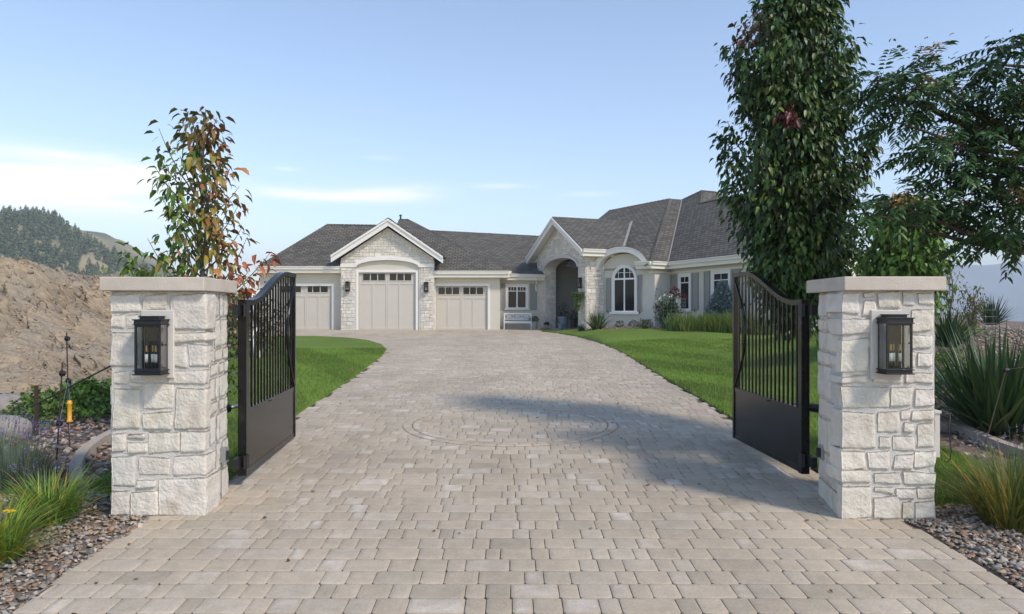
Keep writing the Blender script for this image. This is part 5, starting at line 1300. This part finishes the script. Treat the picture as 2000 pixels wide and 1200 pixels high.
# a flower
r = thing('daylily_flower', 'single yellow daylily flower on the lower left clump', 'flower', (-3.40, 5.02, .33)); c = (-3.40, 5.02, .33)
m = MB(); m.tube([(-3.45, 5.1, .02), (-3.43, 5.07, .2), c], [.005, .004, .003], 5); m.build('stem', mat('stem_green', (.1, .16, .03), .6), r)
P = np.repeat(np.array([c]), 6, 0); a = np.arange(6)*1.047; Dd = norm(np.stack([np.cos(a), np.sin(a), np.full(6, .5)], 1)); V, Fa = leaf_arrays(P, Dd, np.full(6, .055), .5, .2, .2); np_mesh('petal', V, Fa, M['leafdull'], r, col=np.repeat(np.array([[.8, .55, .02]]*6), 5, 0))
YC = (.05, .10, .035)
clump('yucca', 'large dark green yucca with stiff sword leaves behind the curb on the right', 'yucca', 6.35, 9.7, 460, 1.45, .055, (.05, 1.45), (-.02, .35), .32, YC, mixc=(.10, .14, .05), mixp=.15, m='leaf')
clump('yucca', 'second large yucca cut off by the right edge of the frame', 'yucca', 7.5, 10.1, 380, 1.35, .052, (.05, 1.4), (0, .35), .28, (.04, .075, .04), mixc=(.10, .14, .05), mixp=.15, m='leaf')
clump('yucca', 'blue green yucca drooping over the garden mound at the right end of the pillar', 'yucca', 8.2, 14.0, 170, .80, .05, (.1, 1.5), (.1, .6), .15, (.06, .10, .05), m='leaf', z=gz(8.2, 14.0)+.12)
clump('yucca', 'small round yucca on top of the mound in front of the lake haze', 'yucca', 12.9, 20, 160, .85, .05, (.1, 1.6), (0, .2), .12, (.05, .09, .05), m='leaf', z=gz(12.9, 20)+.15)
clump('yucca', 'low dark yucca sprawling along the curb below the big yucca', 'yucca', 6.9, 8.6, 90, .75, .04, (.4, 1.5), (.2, .7), .15, YC, m='leaf')
def leafy(name, label, cat, x, y, n, rad, hgt, ls, colf, z=None, group=None, m='leafdull', fill=.5, wr=.65, extra=None, stem=True, flat=False):
    z = gz(x, y) if z is None else z; q = rand_unit(n); rr = (fill+(1-fill)*rng.random(n))[:, None]; P = q*rr*np.array([rad[0], rad[1], hgt*.5]); P[:, 2] += hgt*.5
    if flat: P[:, 2] = np.abs(q[:, 2])*hgt*rng.uniform(.5, 1, n); P[:, 0] = q[:, 0]*rad[0]*rr[:, 0]*1.; P[:, 1] = q[:, 1]*rad[1]*rr[:, 0]
    nz = np.array([noise.noise(Vector(p_)*3.3+Vector((x, y, 0))) for p_ in P]); P *= (1+.45*nz)[:, None]
    P += np.array([x, y, z]); D_ = norm(q+rand_unit(n)*.7+np.array([0, 0, .1])); V, Fa = leaf_arrays(P, D_, ls*rng.uniform(.6, 1.3, n), wr, .25, .25); c = np.repeat(colf(n), 5, 0)
    r = thing(name, label, cat, (x, y, z), group); np_mesh('foliage', V, Fa, M[m], r, col=c)
    if stem:
        mb = MB()
        for i in range(7): a = i*.9; mb.tube([(x, y, z-.03), (x+math.cos(a)*rad[0]*.3, y+math.sin(a)*rad[1]*.3, z+hgt*.4), (x+math.cos(a)*rad[0]*.6, y+math.sin(a)*rad[1]*.6, z+hgt*.8)], [.012, .008, .004], 5, cap=False)
        mb.build('stems', M['bark'], r)
    return r
def gcol(base, var=.5, mix=None, mp=0.):
    def f(n):
        c = np.array(base)*rng.uniform(1-var, 1+var, (n, 1))
        if mix is not None: m = rng.random(n) < mp; c[m] = np.array(mix)*rng.uniform(.7, 1.3, (m.sum(), 1))
        return c
    return f
# ivy patch on the left
c = GP(135, 815); leafy('ivy_patch', 'low mat of bright green leafy ground cover at the foot of the dirt bank', 'ground cover', c.x-.1, c.y+.9, 5200, (1.15, 2.0), .42, .075, gcol((.075, .15, .022), .6, (.16, .24, .04), .2), flat=True, fill=.1, wr=.8, stem=False)
leafy('ivy_patch', 'small tuft of green leaves on the stones beside the grey boulder', 'ground cover', -8.1, 11.6, 160, (.25, .25), .22, .07, gcol((.08, .15, .03)), stem=False)
# lavender
def lavender(x, y, n, R, h, label, pale=0.):
    z = gz(x, y)-.02; r = thing('lavender_bush', label, 'lavender', (x, y, z)); a = rng.uniform(0, 6.283, n); rr = R*.35*np.sqrt(rng.random(n)); P = np.stack([x+np.cos(a)*rr, y+np.sin(a)*rr, np.full(n, z)], 1)
    V, Fa, k = blades(P, a, h*rng.uniform(.35, .85, n), np.full(n, .007), rng.uniform(.0, .75, n), rng.uniform(0, .3, n), 4); np_mesh('foliage', V, Fa, M['leafdull'], r, col=colvar(n, (.13, .175, .115), .3, k))
    ns = n//9; a = rng.uniform(0, 6.283, ns); rr = R*.35*np.sqrt(rng.random(ns)); P = np.stack([x+np.cos(a)*rr, y+np.sin(a)*rr, np.full(ns, z)], 1); L = h*rng.uniform(.8, 1.1, ns)
    V, Fa, k = blades(P, a, L, np.full(ns, .006), rng.uniform(0, .7, ns), rng.uniform(0, .3, ns), 4); np_mesh('flower_stem', V, Fa, M['leafdull'], r, col=colvar(ns, (.15, .19, .11), .3, k))
    tips = V.reshape(ns, k, 3)[:, -1]; pre = V.reshape(ns, k, 3)[:, -4]; PP = []; DD = []
    for t, b in zip(tips, pre):
        d = (t-b)/max(1e-6, np.linalg.norm(t-b))
        for i in range(9): PP.append(t-d*i*.009); DD.append(rng.normal(size=3)*.7+d)
    PP = np.array(PP); V, Fa = leaf_arrays(PP, norm(np.array(DD)), rng.uniform(.012, .022, len(PP)), .7, .2, .1); tag(np_mesh('flower_spikes', V, Fa, M['leafdull'], r, col=colvar(len(PP), (.20, .17, .34), .35, 5)), kind='stuff')
lavender(-4.75, 7.0, 1300, .95, .62, 'grey green lavender bush with purple spikes left of the lawn strip')
lavender(-5.35, 7.5, 900, .9, .60, 'lavender bush at the left edge of the frame behind the daylilies')
lavender(-4.15, 6.6, 240, .4, .42, 'small sparse lavender between the curb and the black fence rod')
lavender(-4.05, 4.9, 160, .4, .40, 'lavender sprig poking out of the lower left daylily clump')
lavender(4.7, 6.85, 500, .75, .55, 'lavender bush behind the yellowing daylily on the right')
lavender(-8.0, 10.4, 300, .6, .5, 'faint lavender bush beside the grey boulder far left')
# boulders
def boulder(x, y, s, label):
    bv, bf = ico(4); v = bv*np.array(s); v = np.array([p*(1+.22*noise.noise(Vector(p)*2.2+Vector((x, y, 0)))+.07*noise.noise(Vector(p)*7)) for p in v])+np.array([x, y, gz(x, y)+s[2]*.35]); return tag(np_mesh('boulder', v, bf, M['greystone'], smooth=False), label, 'boulder')
boulder(-7.5, 10.9, (.42, .3, .22), 'rounded grey boulder behind the lavender at the foot of the bank')
boulder(-6.35, 9.3, (.30, .24, .2), 'grey brown boulder just behind the lavender bush')
boulder(-8.5, 11.9, (.35, .25, .2), 'grey boulder at the left edge below the dirt slope')
boulder(-6.7, 8.7, (.18, .15, .12), 'small tan boulder among the lavender and loose stones')
# electric fence rods, wire, yellow handle
def rod(p0, p1, r, knobs, label, m_='rust'):
    a, b = Vector(p0), Vector(p1); t = thing('fence_rod', label, 'fence rod', tuple(a)); mb = MB(); mb.tube([a, b], r, 6); mb.build('rod', M[m_], t)
    for k in knobs:
        c = a.lerp(b, k); mb = MB(); mb.tube([c+Vector((-.022, 0, 0)), c+Vector((-.014, 0, 0)), c+Vector((.026, 0, 0)), c+Vector((.034, 0, 0))], [.012, .026, .026, .016], 8); mb.tube([c+Vector((0, 0, -.03)), c+Vector((0, 0, .03))], .016, 6); mb.build('insulator', M['blackmatte'], t)
    return t
rod(W(109, 925, 7.3), W(122, 708, 7.3), .007, (.9, .45), 'dark rusty fence rod with two black insulators standing in the lavender')
rod(W(136, 885, 8.6), W(130, 650, 8.6), .007, (.95, .6), 'thin fence rod with the yellow gate handle hanging beside it')
a, b = W(60, 795, 8.8), W(222, 712, 8.0); t = thing('fence_rod', 'fallen dark rod leaning diagonally from the ground to the left pillar', 'fence rod', tuple(a)); m = MB(); m.tube([a, b], .009, 6); m.build('rod', M['blackmatte'], t)
a = W(71, 753, 9.3); t = thing('wooden_stake', 'short brown stake in front of the leafy ground cover', 'stake', (a.x, a.y, gz(a.x, a.y))); m = MB(); m.box(WF, a.x-.02, a.x+.02, gz(a.x, a.y)-.05, a.z, a.y-.015, a.y+.015); m.build('stake', M['rust'], t)
c = W(136, 803, 8.45); t = thing('spring_gate_handle', 'yellow spring handle hanging on the electric fence wire', 'wire tensioner', tuple(c)); m = MB(); m.lathe([(.012, c.z-.13), (.032, c.z-.125), (.032, c.z-.11), (.022, c.z-.10), (.024, c.z+.07), (.030, c.z+.08), (.030, c.z+.095), (.022, c.z+.10), (.026, c.z+.115), (.012, c.z+.12)], (c.x, c.y, 0), 12); m.build('grip', M['yellow'], t, smooth=True)  # yellow spring gate handle of the electric fence
m = MB(); m.tube([(c.x, c.y, c.z-.13), (c.x, c.y, c.z-.25)], .006, 5); m.tube([(c.x, c.y, c.z+.12), tuple(W(133, 742, 8.6))], .002, 4); m.build('hook', M['galv'], t)
m = MB(); m.tube([tuple(W(133, 742, 8.6)), tuple(W(117, 820, 7.3))], .0025, 4); m.tube([tuple(W(131, 662, 8.6)), (-3.4, 7.05, 1.15)], .0014, 4); tag(m.build('fence_wire', M['wire']), 'thin wire strung between the two fence rods', 'wire')
rod(W(1923, 872, 7.6), W(1967, 712, 7.8), .008, (.93,), 'slanting rusty fence rod with a black insulator in front of the big yucca')
m = MB(); m.tube([tuple(W(1966, 722, 7.8)), tuple(W(2010, 716, 7.6)), tuple(W(2080, 712, 7.3))], .003, 4); tag(m.build('fence_wire', M['wire']), 'thin wire running from the slanting rod out of frame on the right', 'wire')
# garden wire fence behind the left pillar
t = thing('wire_fence', 'thin wire garden fence seen between the left pillar and its gate leaf', 'fence', (-3.1, 7.9, .08))
for x, y in ((-2.95, 8.4), (-4.6, 9.3), (-6.1, 11.4)): m = MB(); m.tube([(x, y, gz(x, y)-.05), (x, y, gz(x, y)+1.25)], .012, 6); m.build('post', M['blackmatte'], t)
for k in range(8):
    m = MB(); z = .12+k*.15; m.tube([(-2.75, 7.0, z+.03), (-2.95, 8.4, z+.08), (-4.6, 9.3, gz(-4.6, 9.3)+z), (-6.1, 11.4, gz(-6.1, 11.4)+z)], .0022, 4); m.build('strand', M['wire'], t)
# shrubs behind left pillar, white obelisk
leafy('shrub', 'green shrub behind the left gate leaf and the wire fence', 'shrub', -4.9, 11.5, 1500, (.7, .5), 1.0, .07, gcol((.07, .12, .025), .6))
leafy('shrub', 'olive shrub beside the white garden obelisk', 'shrub', -7.3, 20.5, 1400, (1.0, .8), 1.9, .12, gcol((.075, .10, .035), .6, (.2, .10, .04), .15))
leafy('shrub', 'distant dark bush at the left corner of the garage', 'shrub', -13.2, 35.5, 1300, (1.2, 1.0), 2.2, .16, gcol((.06, .085, .03), .6))
c = W(487, 560, 20); t = thing('obelisk', 'white slatted garden obelisk between the young tree and the gate', 'obelisk', (c.x, c.y, gz(c.x, c.y)))
for sx, sy in ((-1, -1), (1, -1), (1, 1), (-1, 1)): m = MB(); m.tube([(c.x+sx*.22, c.y+sy*.22, gz(c.x, c.y)), (c.x+sx*.02, c.y+sy*.02, 2.45)], .022, 4); m.build('leg', M['white'], t)
for z in (.9, 1.4, 1.9): 
    s = .22*(2.45-z)/2.05+.01; m = MB()
    for k in range(4): q = ((-s, -s), (s, -s), (s, s), (-s, s)); m.tube([(c.x+q[k][0], c.y+q[k][1], z), (c.x+q[(k+1) % 4][0], c.y+q[(k+1) % 4][1], z)], .014, 4)
    m.build('crosspiece', M['white'], t)
m = MB(); m.lathe([(.001, 2.58), (.035, 2.55), (.04, 2.51), (.02, 2.46), (.04, 2.44)], (c.x, c.y, 0), 8); m.build('finial', M['white'], t)

# right garden bits
leafy('yellow_shrub', 'low yellow flowering shrub on the mound between the sapling and the pillar', 'shrub', 10.6, 17.6, 900, (.42, .35), .55, .05, gcol((.30, .24, .02), .5, (.10, .14, .03), .35))
leafy('shrub', 'light green low shrub at the left foot of the big yucca', 'shrub', 5.95, 10.9, 900, (.45, .4), .6, .06, gcol((.13, .19, .04), .5))
leafy('shrub', 'bright green low shrub behind the big yucca near the pillar', 'shrub', 7.3, 12.5, 900, (.55, .4), .55, .07, gcol((.13, .20, .035), .5))
def wirecage(x, y, r_, h, label, z=None, n=14, rows=7):
    z = gz(x, y) if z is None else z; t = thing('plant_cage', label, 'wire cage', (x, y, z)); m = MB()
    for i in range(n): a = 6.283*i/n; m.tube([(x+r_*math.cos(a), y+r_*math.sin(a), z), (x+r_*math.cos(a), y+r_*math.sin(a), z+h)], .0035, 4)
    for k in range(rows+1): m.tube([(x+r_*math.cos(6.283*i/24), y+r_*math.sin(6.283*i/24), z+h*k/rows) for i in range(25)], .0035, 4, cap=False)
    m.build('mesh', M['wire'], t)
wirecage(10.75, 17.1, .35, .75, 'round wire cage around the foot of the thin sapling on the mound', n=10, rows=5)
n = 90; P = []
while len(P) < n:
    x, y = random.uniform(-3.2, 3.6), 3.8+12*random.random()**1.3
    if random.random() < .35+.2*abs(x) and pin(drive, x, y): P.append((x, y, gz(x, y)+.012))
P = np.array(P); a = rng.uniform(0, 6.28, n); V, Fa = leaf8(P, np.stack([np.cos(a), np.sin(a), np.full(n, .1)], 1), rng.uniform(.015, .05, n), .6, .3, .1)
tag(np_mesh('fallen_leaves', V, Fa, M['leafdull'], col=np.repeat(np.array([.22, .13, .05])*rng.uniform(.4, 1.4, (n, 1)), 8, 0)), 'few small dry leaves blown over the driveway pavers', 'leaves', kind='stuff')
# planting in front of the house
c = W(1165, 636, 34.2); clump('yucca', 'rounded green yucca in the bed beside the entry pier', 'yucca', c.x, c.y, 130, 1.05, .07, (.1, 1.4), (.1, .7), .18, (.10, .15, .055), mixc=(.2, .22, .1), mixp=.2)
c = W(1136, 639, 34.6); clump('grass_tuft', 'small dark tuft at the left edge of the mulch bed by the entry', 'plant', c.x, c.y, 60, .4, .05, (.1, 1.3), (.2, .6), .12, (.06, .09, .04))
c = W(1210, 636, 34.0); leafy('small_plant', 'small dark plant below the left part of the arched window', 'plant', c.x, c.y, 130, (.2, .2), .3, .08, gcol((.04, .06, .03)), stem=False)
c = W(1237, 637, 33.2); leafy('small_plant', 'small dark plant below the right part of the arched window', 'plant', c.x, c.y, 130, (.22, .2), .28, .08, gcol((.035, .055, .03)), stem=False)
c = W(1260, 638, 32.0); leafy('rose_bush', 'low green plant with a few pale yellow blooms under the wall corner', 'plant', c.x, c.y, 420, (.32, .28), .42, .08, gcol((.12, .16, .03), .5, (.6, .5, .12), .05), stem=False)
c = W(1306, 630, 31.3); rb = leafy('climbing_rose', 'tall dark rose bush with white and dark red flowers inside a wire cage', 'rose bush', c.x, c.y, 4200, (.58, .5), 1.42, .085, gcol((.045, .085, .025), .6, (.12, .17, .05), .15), fill=.1)
wirecage(c.x+.08, c.y, .62, 1.3, 'square-meshed wire cage around the tall rose bush', n=22, rows=8)
def dots(par, pts, rad, col, name, n=26, ls=.06):
    P = []; 
    for p_ in pts: P += [tuple(Vector(p_)+Vector(rng.normal(size=3))*rad*.5) for _ in range(n)]
    P = np.array(P); V, Fa = leaf_arrays(P, rand_unit(len(P)), rng.uniform(.6, 1.2, len(P))*ls, .8, .1, .1); np_mesh(name, V, Fa, M['leafdull'], par, col=colvar(len(P), col, .3, 5))
z0 = gz(c.x, c.y)
dots(rb, [(c.x-.45, c.y-.35, z0+1.28), (c.x-.25, c.y-.35, z0+1.42), (c.x+.02, c.y-.4, z0+1.42), (c.x-.55, c.y-.2, z0+1.15), (c.x+.25, c.y-.4, z0+1.2)], .07, (.75, .72, .62), 'white_bloom')
dots(rb, [(c.x+.12, c.y, z0+1.55), (c.x+.3, c.y, z0+1.68), (c.x+.42, c.y, z0+1.5), (c.x+.55, c.y, z0+1.42), (c.x+.2, c.y, z0+1.72), (c.x+.66, c.y, z0+1.36), (c.x-.58, c.y-.2, z0+1.0)], .14, (.13, .025, .025), 'red_leaves', 34, .09)
for i, (px, D, L_, cc) in enumerate(((1318, 29.8, .85, (.13, .20, .06)), (1340, 29.5, .95, (.15, .22, .05)), (1362, 29.6, 1.0, (.17, .24, .05)), (1382, 29.5, .95, (.13, .21, .05)), (1402, 29.2, 1.0, (.16, .24, .05)), (1420, 29.0, 1.0, (.18, .26, .06)), (1440, 28.6, 1.1, (.15, .24, .05)), (1462, 28.2, 1.0, (.15, .22, .05)), (1490, 27.8, 1.0, (.15, .22, .05)))):
    x = (px-1000)*D/F
    names = ['first from the left, nearest the rose bush', 'second from the left, below the narrow window', 'third from the left, below the shutter', 'fourth from the left, left of the spruce', 'fifth from the left, in front of the spruce', 'sixth from the left, next to the gate leaf', 'seventh from the left, behind the gate edge', 'eighth from the left, seen through the gate bars', 'ninth and last, seen through the gate bars']
    clump('iris_clump', 'light green iris clump, '+names[i], 'iris', x, D, 130, L_*.9, .05, (.0, .7), (0, .6), .35, cc, mixc=(.30, .28, .08), mixp=.15, group='iris clumps in front of the right wing')
# blue spruce
def spruce(x, y, h, R, label):
    z = gz(x, y); r = thing('blue_spruce', label, 'spruce', (x, y, z)); m = MB(); m.tube([(x, y, z-.1), (x, y, z+h)], [.08, .008], 8); P = []; Dd = []
    nb = 190
    for i in range(nb):
        t = i/nb; zz = z+.1+(h-.15)*t; rad = R*(1-t)**.8*random.uniform(.65, 1.12)+.05; a = i*2.4+random.random(); tip = Vector((x+math.cos(a)*rad, y+math.sin(a)*rad, zz+rad*.18)); b = Vector((x, y, zz))
        m.tube([b, tip], [.012, .004], 4, cap=False); nl = int(16+90*rad)
        for _ in range(nl):
            s = .25+.75*random.random(); p_ = b.lerp(tip, s)+Vector(rng.normal(size=3))*.055; P.append(tuple(p_)); d = (tip-b).normalized()*.8+Vector(rng.normal(size=3))*.5+Vector((0, 0, .2)); Dd.append(tuple(d))
    m.build('trunk', M['bark'], r); P = np.array(P); V, Fa = leaf_arrays(P, norm(np.array(Dd)), rng.uniform(.09, .17, len(P)), .36, .1, .0); np_mesh('crown', V, Fa, M['needle'], r, col=colvar(len(P), (.20, .27, .28), .5, 5))
c = W(1411, 626, 30.6); spruce(c.x, c.y, 1.95, .78, 'blue spruce with grey blue needles in front of the right wing window')
# hanging basket, pots, statue
c = FP.p(LP-.25, 2.45, .35); t = thing('hanging_basket', 'trailing green plant in a hanging basket on the right pier of the entry', 'hanging basket', (c.x, c.y, 2.45)); m = MB(); m.lathe([(.02, 2.28), (.13, 2.33), (.2, 2.46), (.21, 2.50)], (c.x, c.y, 0), 12); m.tube([(c.x, c.y, 2.5), (c.x, c.y, 2.85), tuple(FP.p(LP-.25, 2.9, .0))], .008, 5); m.build('basket', M['rust'], t)
n = 900; u_ = rng.random(n); a = rng.uniform(0, 6.28, n); rr = .36*(1-u_)**.7*rng.random(n)**.4; P = np.stack([c.x+np.cos(a)*rr, c.y+np.sin(a)*rr, 2.62-u_*.95], 1); V, Fa = leaf_arrays(P, norm(rand_unit(n)*.6+np.array([0, 0, -.6])), rng.uniform(.05, .09, n), .7, .2, .2); np_mesh('foliage', V, Fa, M['leafdull'], t, col=colvar(n, (.10, .17, .04), .5, 5))
def pot(x, y, z, r_, h, m_, label, plant=None, ph=.4, pr=.25):
    t = thing('plant_pot', label, 'plant pot', (x, y, z)); m = MB(); m.lathe([(r_*.62, z), (r_*.7, z+.02), (r_*.92, z+h*.85), (r_*1.05, z+h*.87), (r_*1.05, z+h), (r_*.88, z+h), (r_*.85, z+h*.9)], (x, y, 0), 16); m.build('pot', M[m_], t, smooth=False)
    if plant:
        n = 380; q = rand_unit(n); P = q*np.array([pr, pr, ph/2])*rng.random((n, 1))**.4+np.array([x, y, z+h+ph*.35]); V, Fa = leaf_arrays(P, norm(q+rand_unit(n)*.6), rng.uniform(.05, .09, n), .6, .2, .2); np_mesh('foliage', V, Fa, M['leafdull'], t, col=colvar(n, plant, .5, 5))
pot(fX(1043, 39), 39.0, G0+.02, .2, .42, 'terracotta', 'pale clay pot with a leafy plant right of the white bench', (.055, .085, .025), .32, .26)
c = FP.p(3.35, 0, .25); pot(c.x, c.y, .735, .17, .28, 'bluepot', 'small blue pot on the right side of the entry step')
c = FP.p(1.6, 0, .2); pot(c.x, c.y, .735, .13, .2, 'terracotta', 'small round pot at the left side of the entry step', (.08, .1, .05), .12, .12)
c = FP.p(2.55, 0, -.3); pot(c.x, c.y, .735, .30, .62, 'bluepot', 'large patterned blue grey urn with a dark evergreen inside the arched entry', (.025, .045, .025), .9, .32)
c = FP.p(3.0, 0, -.7); pot(c.x, c.y, .735, .2, .5, 'blackmatte', 'dark pot with a bushy plant behind the blue grey urn', (.02, .035, .02), .55, .34)

# ------------------------------------------------------------------ light, sky, air, camera
EL, AZ = 45., 131.
w = bpy.data.worlds.new('World'); S.world = w; w.use_nodes = True; nt = w.node_tree; L = nt.links.new; bg = nt.nodes['Background']
sk = nd(nt, 'ShaderNodeTexSky', sky_type='NISHITA'); sk.sun_disc = False; sk.sun_elevation = math.radians(EL); sk.sun_rotation = math.radians(AZ); sk.air_density = 1.0; sk.dust_density = .25; sk.ozone_density = 1.5; sk.altitude = 400
tc = nd(nt, 'ShaderNodeTexCoord'); sp = nd(nt, 'ShaderNodeSeparateXYZ'); L(tc.outputs['Generated'], sp.inputs[0])
def mth(op, a, b=None, c=None):
    n = nd(nt, 'ShaderNodeMath', operation=op)
    for i, v in enumerate((a, b, c)):
        if v is None: continue
        if isinstance(v, (int, float)): n.inputs[i].default_value = v
        else: L(v, n.inputs[i])
    return n.outputs[0]
az_n = mth('ARCTAN2', sp.outputs[0], sp.outputs[1]); el_n = mth('ARCSINE', sp.outputs[2])
cb = nd(nt, 'ShaderNodeCombineXYZ'); L(mth('MULTIPLY', az_n, 3.2), cb.inputs[0]); L(mth('MULTIPLY', el_n, 26.), cb.inputs[1])
cn = nd(nt, 'ShaderNodeTexNoise'); cn.inputs['Scale'].default_value = 1.6; cn.inputs['Detail'].default_value = 9; cn.inputs['Roughness'].default_value = .55; cn.inputs['Distortion'].default_value = .5; L(cb.outputs[0], cn.inputs['Vector'])
tot = None
for px, py, wx, wy, s in ((110, 345, 200, 34, 2.2), (20, 372, 170, 18, .9), (620, 380, 130, 11, 1.1), (760, 378, 110, 16, .8), (190, 408, 240, 20, .9), (560, 331, 30, 4, .5), (980, 364, 60, 5, .45), (350, 340, 150, 14, .25), (1150, 380, 60, 5, .3), (740, 309, 40, 4, .25)):
    a0 = math.atan((px-1000)/F); e0 = math.atan((HZ-py)/math.hypot(F, px-1000)); wa = wx/F*.8; we = wy/F
    d = mth('ADD', mth('POWER', mth('MULTIPLY', mth('SUBTRACT', az_n, a0), 1/wa), 2.), mth('POWER', mth('MULTIPLY', mth('SUBTRACT', el_n, e0), 1/we), 2.))
    g = mth('MULTIPLY', mth('EXPONENT', mth('MULTIPLY', d, -1.)), s); tot = g if tot is None else mth('ADD', tot, g)
mr = nd(nt, 'ShaderNodeMapRange'); mr.inputs[1].default_value = .30; mr.inputs[2].default_value = .66; L(cn.outputs[0], mr.inputs[0])
cf = mth('MINIMUM', mth('MULTIPLY', tot, mr.outputs[0]), .85)
mx = nd(nt, 'ShaderNodeMix', data_type='RGBA'); L(cf, mx.inputs[0]); L(sk.outputs[0], mx.inputs[6]); mx.inputs[7].default_value = (6.6, 6.7, 6.8, 1); tn = nd(nt, 'ShaderNodeMix', data_type='RGBA', blend_type='MULTIPLY'); tn.inputs[0].default_value = 1; L(mx.outputs[2], tn.inputs[6]); tn.inputs[7].default_value = (1.08, 1.0, .955, 1); L(tn.outputs[2], bg.inputs[0]); bg.inputs[1].default_value = .14
sun = bpy.data.lights.new('sun', 'SUN'); sun.energy = 1.95; sun.angle = math.radians(8.0); sun.color = (1, .89, .75); so = bpy.data.objects.new('sun', sun); COL.objects.link(so)
e, a = math.radians(EL), math.radians(AZ); d = Vector((math.sin(a)*math.cos(e), math.cos(a)*math.cos(e), math.sin(e))); so.rotation_euler = d.to_track_quat('Z', 'Y').to_euler(); so.location = d*30
# haze
hz = MB(); hz.box(WF, -2790, 2790, -50, 190, -55, 2845); ho = hz.build('haze', MATS['wire']); hm = bpy.data.materials.new('haze_air'); hm.use_nodes = True; hn = hm.node_tree; hn.nodes.clear()
o = nd(hn, 'ShaderNodeOutputMaterial'); pv = nd(hn, 'ShaderNodeVolumePrincipled'); pv.inputs['Density'].default_value = .0005; pv.inputs['Color'].default_value = (.80, .88, 1, 1); pv.inputs['Anisotropy'].default_value = 0.; hn.links.new(pv.outputs[0], o.inputs['Volume'])
ho.data.materials.clear(); ho.data.materials.append(hm); tag(ho, 'thin pale blue air haze fading the far hills', 'haze', kind='stuff')
cam = bpy.data.cameras.new('camera'); cam.sensor_width = 36; cam.lens = 36*F/2000; cam.shift_y = (HZ-600)/2000; cam.clip_end = 9000; cam.clip_start = .05
co = bpy.data.objects.new('camera', cam); COL.objects.link(co); co.location = (0, 0, EYE); co.rotation_euler = (math.pi/2, 0, 0); S.camera = co
S.view_settings.view_transform = 'Standard'; S.view_settings.look = 'None'; S.view_settings.gamma = 1; S.view_settings.exposure = 0.82
